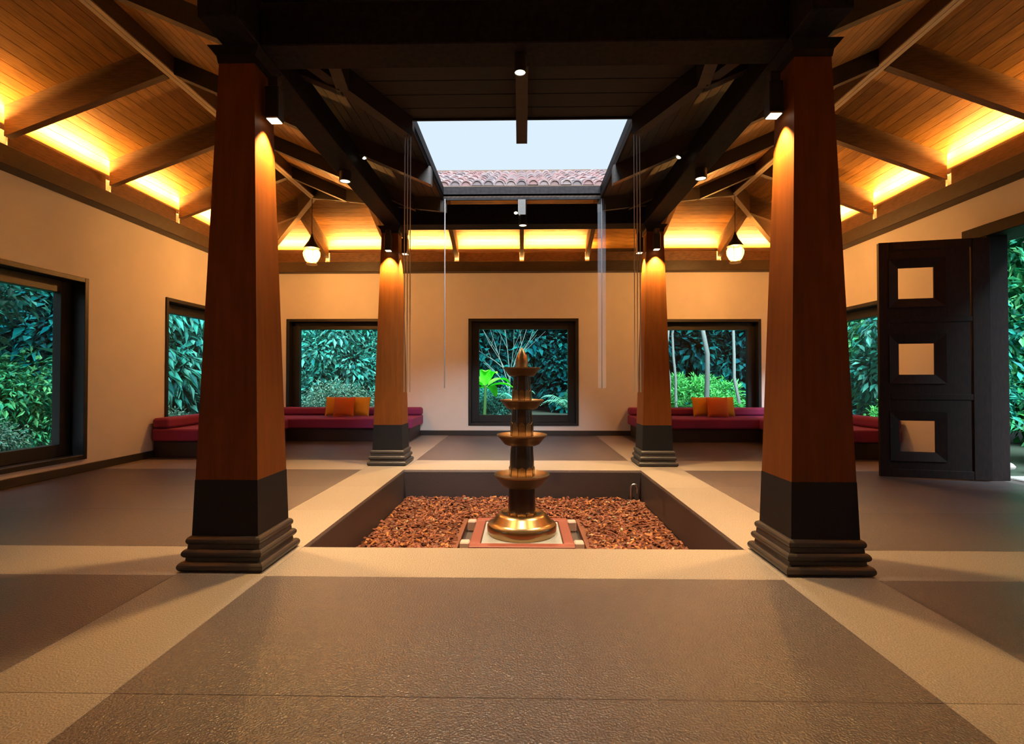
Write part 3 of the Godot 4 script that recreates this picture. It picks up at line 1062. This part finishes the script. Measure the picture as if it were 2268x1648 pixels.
func build_fittings() -> void:
	# box lamps on the courtyard faces of the pillars
	var body := Geo.new()
	body.cbox(Vector3(-0.042, 0.006, -0.042), Vector3(0.042, 0.205, 0.042), 0.006)
	var bm := body.mesh()
	var fc := Geo.new()
	fc.cbox(Vector3(-0.034, 0.0, -0.034), Vector3(0.034, 0.012, 0.034), 0.002)
	var fm := fc.mesh()
	var br := Geo.new()
	br.cbox(Vector3(-0.03, 0.207, -0.03), Vector3(0.03, 0.27, 0.03), 0.004)
	var says := {
		"-1nx": "black box lamp on the inner face of the stout pillar by the large window", "-1nz": "small box lamp on the hidden rear face of the stout pillar by the large window",
		"1nx": "small black box lamp on the inner face of the stout pillar by the door", "1nz": "small box lamp on the hidden rear face of the stout pillar by the door",
		"-1fx": "dark box lamp on the inner side of the slim pillar by the magenta sofa", "-1fz": "small lamp lighting the viewer's side of the slim pillar by the magenta sofa",
		"1fx": "dark box lamp on the inner side of the slim pillar by the red sofa", "1fz": "small lamp lighting the viewer's side of the slim pillar by the dark red sofa"}
	for s in [-1, 1]:
		for f in ["n", "f"]:
			var z := COLZN if f == "n" else COLZF
			var dz := -1.0 if f == "n" else 1.0
			for ax in ["x", "z"]:
				var y := 2.70 if f == "n" else 2.745
				var half := lerpf(0.182, 0.108, (y - 0.515) / 2.485)
				var off := half + 0.062
				var at := Vector3(s * COLX - s * off, y, z) if ax == "x" else Vector3(s * COLX, y, z + dz * off)
				var t := thing("pillar_lamp", says["%d%s%s" % [s, f, ax]], "lamp", at, "box lamps on the pillars")
				part("housing", bm, M.black_metal, t)
				part("lens", fm, M.lamp_face, t)
				var bk := part("bracket", br, M.plate, t)
				spot(t, Vector3(0, -0.012, 0), Vector3(0, -1, 0), 8.0, 42.0, 0.012, 0.75, Color(1, 0.60, 0.20))
	# tubes under or on the tie beams
	var tubes := [
		[Vector3(-1.69, 2.99, ZC), 0.055, 0.094, "black tube lamp under the tie beam on the window side", 12.0],
		[Vector3(1.69, 2.99, ZC), 0.055, 0.094, "black tube lamp under the tie beam on the door side", 12.0],
		[Vector3(-0.01, 2.975, BZN), 0.038, 0.109, "slim tube lamp under the tie beam between the two stout pillars", 12.0],
		[Vector3(0.013, 3.05, BZF + 0.175), 0.052, 0.33, "tube lamp with skylight painted grey into its upper half on the tie beam below the tiled roof", 12.0]]
	for q in tubes:
		var t := thing("tube_lamp", q[3], "lamp", q[0], "tube lamps on the tie beams")
		var g := Geo.new()
		var r: float = q[1]
		var h: float = q[2]
		g.lathe([[r * 0.86, 0.02], [r * 0.86, 0.0], [r, 0.0], [r, h], [0.0, h]], 24)
		part("tube", g, M.steel if h > 0.3 else M.black_metal, t)  # tall tube: skylight on its upper half put in as steel grey
		if h > 0.3:
			g = Geo.new()
			g.lathe([[r + 0.002, 0.0], [r + 0.003, 0.12], [r, 0.122]], 24)
			part("shaded_sleeve", g, M.black_metal, t)  # unlit lower half of the tall tube, painted as a black layer
		g = Geo.new()
		g.lathe([[0.0, 0.004], [r * 0.84, 0.004], [r * 0.84, 0.014], [0.0, 0.014]], 20)
		part("lens", g, M.lamp_face, t)
		spot(t, Vector3(0, -0.006, 0), Vector3(0, -1, 0), q[4], 46.0, 0.03, 0.9)
	# little spotlights aimed at the brass lamp
	var spots := [
		[Vector3(-1.51, 3.235, ZC), "little spotlight aimed at the brass lamp from the window side beam"],
		[Vector3(1.49, 3.215, ZC), "little spotlight aimed at the brass lamp from the door side beam"],
		[Vector3(-0.075, 3.22, BZF + 0.19), "little spotlight beside the grey tube lamp below the tiled roof"]]
	for q in spots:
		var p: Vector3 = q[0]
		var t := thing("accent_spotlight", q[1], "spotlight", p, "little spotlights around the courtyard")
		var aim := (Vector3(0, 0.3, ZC) - p).normalized()
		var b := Basis.looking_at(aim, Vector3.RIGHT if absf(aim.x) < 0.3 else Vector3(0, 0, 1)) * Basis(Vector3.RIGHT, PI / 2)
		# local +y points backwards along the aim
		var g := Geo.new()
		g.lathe([[0.024, -0.02], [0.028, -0.02], [0.028, 0.05], [0.018, 0.065], [0.0, 0.065]], 18)
		part("housing", g, M.black_metal, t, Transform3D(Basis(b.x, -aim, b.x.cross(-aim)), Vector3.ZERO))
		g = Geo.new()
		g.lathe([[0.0, -0.03], [0.018, -0.026], [0.026, -0.015], [0.026, -0.01], [0.0, -0.01]], 18)
		part("lens", g, M.lamp_face, t, Transform3D(Basis(b.x, -aim, b.x.cross(-aim)), Vector3.ZERO))
		g = Geo.new()
		var away := Vector3(p.x, 0, p.z - ZC).normalized()
		g.tube([Vector3(0, 0.02, 0), away * 0.05 + Vector3(0, 0.03, 0)], 0.006, 0.006, 6)
		part("bracket", g, M.black_metal, t)
		spot(t, aim * 0.035, aim, 6.0, 14.0, 0.02, 0.5, Color(1, 0.72, 0.42))
	# lanterns hung from the ridge corners
	for s in [-1, 1]:
		var t := thing("glass_lantern", "glass lantern with a pointed dark hood hanging in the corner over the %s sofa" % ["magenta" if s < 0 else "dark red"], "lantern", Vector3(s * 3.40, 2.95, -8.2), "two hanging glass lanterns")
		var g := Geo.new()
		g.tube([Vector3(0, 0.5, 0), Vector3(0, HR - 2.95, 0)], 0.006, 0.006, 6)
		part("cord", g, M.black_metal, t)
		g = Geo.new()
		g.lathe([[0.125, 0.265], [0.128, 0.27], [0.10, 0.315], [0.05, 0.39], [0.022, 0.46], [0.012, 0.5], [0.0, 0.505]], 24)
		g.lathe([[0.0, 0.262], [0.125, 0.265]], 24)
		part("hood", g, M.black_metal, t)
		g = Geo.new()
		g.lathe([[0.06, 0.03], [0.10, 0.07], [0.132, 0.14], [0.135, 0.19], [0.11, 0.245], [0.085, 0.262]], 24)
		part("glass_shade", g, M.lamp_glass, t)
		for k in 6:
			g = Geo.new()
			var a := TAU * k / 6
			var d := Vector3(cos(a), 0, sin(a))
			g.tube([d * 0.065 + Vector3(0, 0.03, 0), d * 0.108 + Vector3(0, 0.07, 0), d * 0.139 + Vector3(0, 0.14, 0), d * 0.141 + Vector3(0, 0.19, 0), d * 0.115 + Vector3(0, 0.25, 0)], 0.004, 0.004, 5)
			part("cage_wire", g, M.black_metal, t)
		g = Geo.new()
		g.lathe([[0.0, 0.0], [0.085, 0.0], [0.088, 0.012], [0.07, 0.03], [0.0, 0.032]], 24)
		part("base_ring", g, M.brass, t)
		g = Geo.new()
		g.lathe([[0.0, 0.10], [0.03, 0.115], [0.042, 0.15], [0.036, 0.185], [0.016, 0.22], [0.0, 0.225]], 16)
		part("bulb", g, M.bulb, t)
		var l := OmniLight3D.new()
		l.name = "lantern_light"
		l.light_color = lin(1, 0.43, 0.10)
		l.light_energy = 4.8
		l.omni_range = 12.0
		l.omni_attenuation = 2.0
		l.light_size = 0.03
		l.shadow_enabled = true
		l.position = Vector3(0, 0.15, 0)
		t.add_child(l, true)
	# thin cords that hang from the corners of the roof opening
	var cs := [
		[-0.885, -3.93, 3, "trio of thin hanging cords on the window side, closer corner of the roof opening"],
		[0.885, -3.93, 3, "trio of thin hanging cords on the door side, closer corner of the roof opening"],
		[-0.862, -5.70, 1, "single pale hanging cord at the far window-side corner of the roof opening"],
		[0.89, -5.70, 2, "clear hanging strip at the far door-side corner of the roof opening"]]
	for q in cs:
		var t := thing("hanging_cord", q[3], "cord", Vector3(q[0], 3.10, q[1]), "cords hanging from the roof opening")
		var n: int = q[2]
		for i in (1 if n < 3 else 3):
			var g := Geo.new()
			var x := (i - 1) * 0.022 if n == 3 else 0.0
			g.tube([Vector3(x, 0.02, 0), Vector3(x, -2.1, 0)], 0.0035 if n == 3 else 0.006, 0.0035 if n == 3 else 0.006, 8)
			part("cord_strand", g, M.cord, t)
		if n == 2:
			var g := Geo.new()
			g.cbox(Vector3(-0.045, -2.1, -0.002), Vector3(0.045, -0.05, 0.002), 0.0005)
			part("clear_strip", g, M.strip, t)

# ------------------------------------------------------------------ garden
# a sprig of leaves, about a metre across before scaling
func sprig(seed_: int, count: int, ln: float, wd: float, tints: Array, droop := 0.3) -> ArrayMesh:
	var r := RandomNumberGenerator.new()
	r.seed = seed_
	var g := Geo.new()
	for i in count:
		var d := Vector3(r.randfn(), r.randfn(), r.randfn()).normalized()
		var p := d * 0.5 * pow(r.randf(), 0.35)
		var dir := (d + Vector3(r.randf_range(-0.6, 0.6), -droop + r.randf_range(-0.4, 0.4), r.randf_range(-0.6, 0.6))).normalized()
		var m := (Vector3.UP * 0.8 + d * 0.6 + Vector3(r.randf_range(-0.5, 0.5), 0, r.randf_range(-0.5, 0.5)))
		m = (m - dir * m.dot(dir)).normalized()
		var t: Array = tints[r.randi_range(0, tints.size() - 1)]
		var b := r.randf_range(0.65, 1.25)
		g.col = Color(t[0] * b, t[1] * b, t[2] * b)
		g.leaf(p, dir, m, ln * r.randf_range(0.6, 1.25), wd * r.randf_range(0.7, 1.2), 0.2)
	return g.mesh()

func frond(g: Geo, base: Vector3, yaw: float, rise: float, ln: float, w: float, r: RandomNumberGenerator, pairs := 22) -> void:
	var f := Vector3(cos(yaw), 0, sin(yaw))
	var s := Vector3(-f.z, 0, f.x)
	var pts := []
	for i in pairs + 1:
		var t := float(i) / pairs
		pts.append(base + f * ln * (t * cos(rise) + 0.1 * t * t) + Vector3(0, ln * (sin(rise) * t - 0.55 * t * t * t), 0))
	g.tube([pts[0], pts[pairs / 3], pts[2 * pairs / 3], pts[pairs]], 0.012, 0.003, 4)
	for i in range(2, pairs + 1):
		var t := float(i) / pairs
		var l := w * sin(PI * pow(t, 0.7)) + 0.03
		for k in [-1.0, 1.0]:
			var d: Vector3 = (s * k + f * 0.5 + Vector3(0, -0.15 + r.randf_range(-0.1, 0.1), 0)).normalized()
			var m: Vector3 = Vector3.UP - d * d.y
			g.leaf(pts[i], d, m.normalized(), l, 0.035, 0.2)

func bush(called: String, label: String, category: String, mesh: Mesh, at: Vector3, size: Vector3, turn: float, group := "", trunk := 0.0, bark: Material = null) -> void:
	var t := thing(called, label, category, at, group)
	if trunk > 0.0:
		var g := Geo.new()
		g.tube([Vector3(0, -0.1, 0), Vector3(0.05, trunk * 0.5, 0.03), Vector3(0, trunk + size.y * 0.7, 0)], 0.11, 0.05, 10)
		part("trunk", g, bark if bark else M.bark, t)
	crown(t, mesh, Vector3(0, trunk + size.y * 0.85, 0), size, int(turn * 100.0) + 3)

func crown(t: Node3D, mesh: Mesh, at: Vector3, size: Vector3, seed_: int) -> void:
	var r := RandomNumberGenerator.new()
	r.seed = seed_
	var mean := (size.x + size.y + size.z) / 3.0
	var sc := clampf(mean * 0.62, 0.4, 1.35)
	var n := int(clampf(30.0 * (size.x * size.y + size.y * size.z + size.x * size.z) / (3.0 * sc * sc) * 1.0, 16, 240))
	var mm := MultiMesh.new()
	mm.transform_format = MultiMesh.TRANSFORM_3D
	mm.mesh = mesh
	mm.instance_count = n
	for i in n:
		var d := Vector3(r.randfn(), r.randfn(), r.randfn()).normalized() * (0.35 + 0.6 * pow(r.randf(), 0.5))
		mm.set_instance_transform(i, Transform3D(Basis(Vector3.UP, r.randf() * TAU).rotated(Vector3.RIGHT, r.randf_range(-0.3, 0.3)) * sc * r.randf_range(0.7, 1.15), d * (size - Vector3.ONE * sc * 0.3)))
	var mi := MultiMeshInstance3D.new()
	mi.multimesh = mm
	mi.material_override = M.leaf_dark if mesh == dark_sprig else M.leaf
	mi.name = "foliage"
	mi.set_meta("kind", "stuff")
	mi.position = at
	t.add_child(mi, true)

func build_garden() -> void:
	var o := WR + 0.3
	var g := Geo.new()
	g.box(Vector3(-40, -0.6, ZC - 40), Vector3(40, -0.12, ZC - o))
	g.box(Vector3(-40, -0.6, ZC + o), Vector3(40, -0.12, ZC + 40))
	g.box(Vector3(-40, -0.6, ZC - o), Vector3(-o, -0.12, ZC + o))
	g.box(Vector3(o, -0.6, ZC - o), Vector3(40, -0.12, ZC + o))
	struct("ground", g, M.soil)
	var teal := [[0.014, 0.21, 0.16], [0.022, 0.25, 0.19], [0.006, 0.13, 0.125], [0.06, 0.29, 0.23]]
	var green := [[0.03, 0.32, 0.12], [0.03, 0.26, 0.13], [0.09, 0.40, 0.15], [0.015, 0.21, 0.12]]
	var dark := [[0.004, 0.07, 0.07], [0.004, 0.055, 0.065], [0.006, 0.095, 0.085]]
	var lush := [[0.07, 0.48, 0.10], [0.11, 0.55, 0.13], [0.05, 0.38, 0.11]]
	var grey := [[0.15, 0.33, 0.25], [0.20, 0.36, 0.24], [0.06, 0.26, 0.19]]
	var f_teal := sprig(31, 130, 0.20, 0.085, teal)
	var f_green := sprig(32, 130, 0.19, 0.08, green)
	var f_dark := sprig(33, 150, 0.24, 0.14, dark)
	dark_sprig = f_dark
	var f_lush := sprig(34, 130, 0.22, 0.07, lush, -0.2)
	var f_grey := sprig(35, 130, 0.15, 0.06, grey)
	var f_long := sprig(36, 130, 0.36, 0.12, teal, 0.9)
	# beyond the large window of the side wall
	bush("garden_tree", "tall blue green tree filling the top of the large side window", "tree", f_teal, Vector3(-8.3, -0.12, -6.6), Vector3(1.5, 1.35, 1.7), 0.3, "", 1.6)
	bush("garden_shrub", "bushy green shrub below the blue green tree at the large side window", "shrub", f_green, Vector3(-7.5, -0.12, -7.2), Vector3(0.9, 0.9, 1.0), 1.1)
	bush("garden_shrub", "greyish low shrub at the foot of the large side window", "shrub", f_grey, Vector3(-6.9, -0.12, -6.3), Vector3(0.62, 0.42, 0.7), 2.0)
	bush("garden_tree", "tree behind the shrubs, seen at the edge of the large side window", "tree", f_green, Vector3(-8.6, -0.12, -3.9), Vector3(1.5, 1.7, 1.6), 2.3, "", 0.6)
	# beyond the narrow view next to the stout pillar
	bush("garden_tree", "drooping long-leaved tree in the narrow window strip beside the stout pillar", "tree", f_long, Vector3(-7.9, -0.12, -10.6), Vector3(1.35, 1.7, 1.6), 0.4)
	bush("garden_shrub", "greyish low shrub above the crimson sofa end in the side window", "shrub", f_grey, Vector3(-6.6, -0.12, -9.0), Vector3(0.6, 0.42, 0.9), 0.9)
	bush("garden_tree", "dark tree closing the view behind the drooping tree", "tree", f_dark, Vector3(-11.5, -0.12, -13.5), Vector3(3.0, 3.0, 3.0), 0.9)
	# behind the magenta sofa
	bush("garden_tree", "dense teal tree filling the window above the magenta sofa", "tree", f_teal, Vector3(-5.7, -0.12, -15.6), Vector3(1.9, 2.1, 1.5), 1.9)
	bush("garden_shrub", "pale grey green shrub right above the yellow and orange cushions", "shrub", f_grey, Vector3(-5.0, -0.12, -13.9), Vector3(1.4, 0.70, 0.6), 0.2)
	bush("garden_tree", "second teal tree beside the slim pillar in the magenta sofa window", "tree", f_teal, Vector3(-3.4, -0.12, -16.0), Vector3(1.5, 2.2, 1.3), 4.0)
	# centre window: shade behind, bare branches, banana plant, palms
	var bx := [[-6.5, -19.5], [-2.2, -19.0], [2.0, -19.3], [6.2, -18.4], [10.5, -17.2], [-10.5, -18.0], [0.0, -23.0], [4.4, -22.5], [8.6, -21.5], [-4.4, -23.0]]
	var bl := ["dark tree mass far behind the magenta sofa window", "dark tree mass behind the bare branches of the middle window", "dark tree mass behind the palms of the middle window", "dark tree mass behind the pale trunks", "dark tree mass at the corner beyond the dark red sofa", "dark tree mass at the corner beyond the drooping tree", "rear dark tree mass above the bare branches", "rear dark tree mass between the pale trunks", "rear dark tree mass towards the open door side", "rear dark tree mass above the teal trees"]
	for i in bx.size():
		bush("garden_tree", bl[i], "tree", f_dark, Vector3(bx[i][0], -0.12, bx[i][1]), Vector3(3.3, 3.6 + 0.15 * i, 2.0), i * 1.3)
	var t := thing("bare_tree", "pale leafless branching tree in the middle window, above the banana plant", "tree", Vector3(-0.55, -0.12, -17.2))
	t.scale = Vector3.ONE * 1.2
	g = Geo.new()
	g.tube([Vector3(0, 0, 0), Vector3(0.1, 0.6, 0), Vector3(0.12, 1.2, 0)], 0.04, 0.025, 8)
	part("trunk", g, M.bark_grey, t)
	var r := RandomNumberGenerator.new()
	r.seed = 5
	for i in 8:
		g = Geo.new()
		var a := PI * (0.30 + 0.55 * i / 7.0)
		var d := Vector3(cos(a), sin(a) * 0.9 + 0.25, r.randf_range(-0.4, 0.4))
		var p0 := Vector3(0.11, r.randf_range(0.7, 1.25), 0)
		g.tube([p0, p0 + d * 0.45 + Vector3(0, 0.05, 0), p0 + d * 0.95, p0 + d * 1.6 + Vector3(r.randf_range(-0.2, 0.2), 0.15, 0)], 0.015, 0.004, 5)
		for k in 2:
			var q: Vector3 = p0 + d * (0.55 + 0.35 * k)
			g.tube([q, q + (d + Vector3(r.randf_range(-0.8, 0.8), 0.3, r.randf_range(-0.5, 0.5))) * 0.5], 0.007, 0.003, 4)
		part("branch", g, M.bark_grey, t)
	t = thing("banana_plant", "vivid light green banana plant at the lower corner of the middle window", "plant", Vector3(-1.10, -0.12, -15.0))
	t.scale = Vector3.ONE * 1.1
	g = Geo.new()
	g.tube([Vector3(0, 0, 0), Vector3(0.02, 0.5, 0), Vector3(0.03, 0.95, 0.02)], 0.05, 0.035, 10)
	g.col = Color(0.04, 0.12, 0.035)
	for ci in g.c.size():
		g.c[ci] = g.col
	part("stem", g, M.leaf, t)
	var bl2 := [[0.5, 1.15, 0.8], [1.5, 1.25, 0.85], [3.3, 1.0, 0.8], [4.4, 0.55, 0.85], [5.6, 0.6, 0.9], [0.0, 0.35, 0.8], [2.5, 0.5, 0.8], [5.0, 0.1, 0.75], [3.9, 0.0, 0.7]]
	for q in bl2:
		g = Geo.new()
		g.col = Color(0.14, 0.9, 0.05) * r.randf_range(0.8, 1.1)
		var f := Vector3(cos(float(q[0])), 0, sin(float(q[0])))
		var s := Vector3(-f.z, 0, f.x)
		var n := 9
		var mid := []
		for i in n + 1:
			var u := float(i) / n
			mid.append(Vector3(0.03, 0.88, 0.02) + f * float(q[2]) * u * cos(q[1]) * 1.1 + Vector3(0, q[2] * (sin(q[1]) * u - 0.45 * u * u * u), 0) )
		for i in n:
			var u0 := float(i) / n
			var u1 := float(i + 1) / n
			var w0 := 0.15 * pow(sin(PI * clampf(u0 * 0.92 + 0.04, 0, 1)), 0.6) if i > 1 else 0.012
			var w1 := 0.15 * pow(sin(PI * clampf(u1 * 0.92 + 0.04, 0, 1)), 0.6) if i > 0 else 0.012
			for k in [-1.0, 1.0]:
				var a0: Vector3 = mid[i] + s * k * w0 + Vector3(0, w0 * 0.35, 0)
				var a1: Vector3 = mid[i + 1] + s * k * w1 + Vector3(0, w1 * 0.35, 0)
				var nn: Vector3 = (mid[i + 1] - mid[i]).cross(a0 + a1 - mid[i] - mid[i + 1]).normalized()
				if nn.y < 0:
					nn = -nn
				g.quad(mid[i], mid[i + 1], a1, a0, nn)
		part("leaf", g, M.leaf_bright, t)
	var palms := [
		[Vector3(-0.15, -0.12, -16.2), 1.25, "feathery blue green palm beside the banana plant, behind the brass lamp", Color(0.10, 0.45, 0.30)],
		[Vector3(1.45, -0.12, -14.6), 1.35, "feathery grey green palm at the other lower corner of the middle window", Color(0.12, 0.42, 0.28)]]
	for q in palms:
		t = thing("garden_palm", q[2], "palm", q[0], "young palms in the middle window")
		g = Geo.new()
		g.tube([Vector3(0, 0, 0), Vector3(0, 0.3, 0)], 0.07, 0.06, 10)
		part("trunk", g, M.bark, t)
		for i in 14:
			g = Geo.new()
			g.col = q[3] * r.randf_range(0.75, 1.3)
			frond(g, Vector3(0, 0.28, 0), TAU * i / 14 + r.randf_range(-0.2, 0.2), r.randf_range(0.6, 1.35), q[1] * r.randf_range(0.75, 1.1), 0.22, r)
			part("frond", g, M.leaf, t)
	for q in [[-0.6, "bluish shrub low behind the palms of the middle window"]]:
		bush("garden_shrub", q[1], "shrub", f_teal, Vector3(q[0] * 1.6, -0.12, -16.4), Vector3(1.0, 0.55, 0.5), q[0])
	# pale trunks and ferns behind the dark red sofa
	var tr := [[3.55, -13.2, 0.045, "slim pale tree trunk, first from the slim pillar in the dark red sofa window"], [3.95, -13.9, 0.04, "slim pale tree trunk, second from the slim pillar in the dark red sofa window"], [4.25, -14.3, 0.035, "slim pale tree trunk, third from the slim pillar in the dark red sofa window"], [4.62, -13.0, 0.06, "thickest pale tree trunk, rising behind the orange cushion"], [5.55, -13.4, 0.04, "pale tree trunk at the window edge beside the stout pillar by the door"]]
	for q in tr:
		t = thing("slender_tree", q[3], "tree", Vector3(q[0], -0.12, q[1]), "slim pale trunks")
		g = Geo.new()
		var p := []
		for i in 9:
			p.append(Vector3(r.randf_range(-0.07, 0.07), i * 0.62, r.randf_range(-0.06, 0.06)))
		g.tube(p, q[2] * 1.15, q[2] * 0.7, 9)
		part("trunk", g, M.bark_pale, t)
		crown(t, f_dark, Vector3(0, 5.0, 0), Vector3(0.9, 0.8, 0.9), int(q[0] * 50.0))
	var fern := Geo.new()
	fern.col = Color(0.05, 0.36, 0.08)
	frond(fern, Vector3(0, 0.05, 0), 0.0, 0.95, 0.9, 0.17, r, 16)
	var fern_mesh := fern.mesh()
	var fs := [[3.45, -11.5, 0.8, "bright fern low by the slim pillar in the dark red sofa window"], [4.2, -11.9, 1.0, "bright fern behind the yellow and orange cushions of the dark red sofa"], [4.95, -11.8, 1.15, "tall bright fern at the far edge of the dark red sofa window"], [4.6, -12.6, 1.3, "tall fern at the foot of the thickest pale trunk"], [3.7, -12.6, 1.2, "fern at the foot of the thin pale trunks"], [5.5, -12.4, 1.3, "fern hidden at the window edge by the stout pillar"]]
	for q in fs:
		t = thing("garden_fern", q[3], "fern", Vector3(q[0], -0.12, q[1]), "ferns among the pale trunks")
		var mm := MultiMesh.new()
		mm.transform_format = MultiMesh.TRANSFORM_3D
		mm.mesh = fern_mesh
		mm.instance_count = 18
		for i in 18:
			mm.set_instance_transform(i, Transform3D(Basis(Vector3.UP, TAU * i / 18 + r.randf_range(-0.2, 0.2)) * Basis(Vector3(0, 0, 1), r.randf_range(-0.3, 0.5)) * float(q[2] * r.randf_range(0.75, 1.1)), Vector3.ZERO))
		var fo := MultiMeshInstance3D.new()
		fo.multimesh = mm
		fo.material_override = M.leaf_bright
		fo.name = "fronds"
		fo.set_meta("kind", "stuff")
		t.add_child(fo, true)
	bush("garden_shrub", "lush green shrub behind the ferns and pale trunks", "shrub", f_lush, Vector3(5.2, -0.12, -15.6), Vector3(1.6, 0.75, 0.7), 0.6)
	# side window behind the open door, and the doorway
	bush("garden_tree", "dense green tree in the window between the stout pillar and the open door", "tree", f_teal, Vector3(8.0, -0.12, -10.2), Vector3(1.4, 1.8, 1.7), 2.6)
	bush("garden_shrub", "light green shrub low in the window beside the open door", "shrub", f_lush, Vector3(6.9, -0.12, -9.2), Vector3(0.7, 0.5, 0.9), 1.5)
	bush("garden_tree", "green tree behind the window beside the open door", "tree", f_green, Vector3(9.5, -0.12, -12.6), Vector3(2.0, 2.4, 2.0), 3.6)
	bush("garden_tree", "dark green tree seen through the open doorway", "tree", f_green, Vector3(9.6, -0.12, -9.5), Vector3(1.5, 3.0, 1.5), 0.8)
	bush("garden_shrub", "bright green shrub outside the open doorway", "shrub", f_lush, Vector3(7.9, -0.12, -7.0), Vector3(0.9, 0.85, 0.8), 3.0)
	bush("garden_tree", "tree far behind the doorway shrub", "tree", f_dark, Vector3(12.5, -0.12, -8.5), Vector3(2.4, 2.8, 2.4), 1.2)
	var rk := [[Vector3(6.75, -0.125, -6.5), 1.25, "large pale rounded rock outside the open doorway"], [Vector3(7.3, -0.125, -6.75), 0.9, "smaller pale rock behind the large one outside the doorway"], [Vector3(6.35, -0.125, -6.9), 0.7, "smallest pale rock of the heap outside the doorway"]]
	for q in rk:
		g = Geo.new()
		var p := []
		for k in 6:
			p.append([(0.15 + 0.04 * r.randf()) * sin(PI * (k + 0.35) / 6.2), 0.22 * k / 5.0])
		p.push_front([0.0, 0.0])
		p.append([0.0, 0.22])
		g.lathe(p, 9)
		var mi := part("garden_rock", g, M.rock, self, Transform3D(Basis(Vector3.UP, r.randf() * 6.0) * Basis.from_scale(Vector3(1.2, 0.9, 0.95) * float(q[1])), q[0]))
		tag(mi, q[2], "rock", "rocks outside the open doorway")
	g = Geo.new()
	g.cbox(Vector3(o, -0.12, -6.0), Vector3(o + 1.0, -0.01, -3.6), 0.01)
	tag(part("door_step", g, M.paving, self), "pale stone step outside the open doorway", "step")
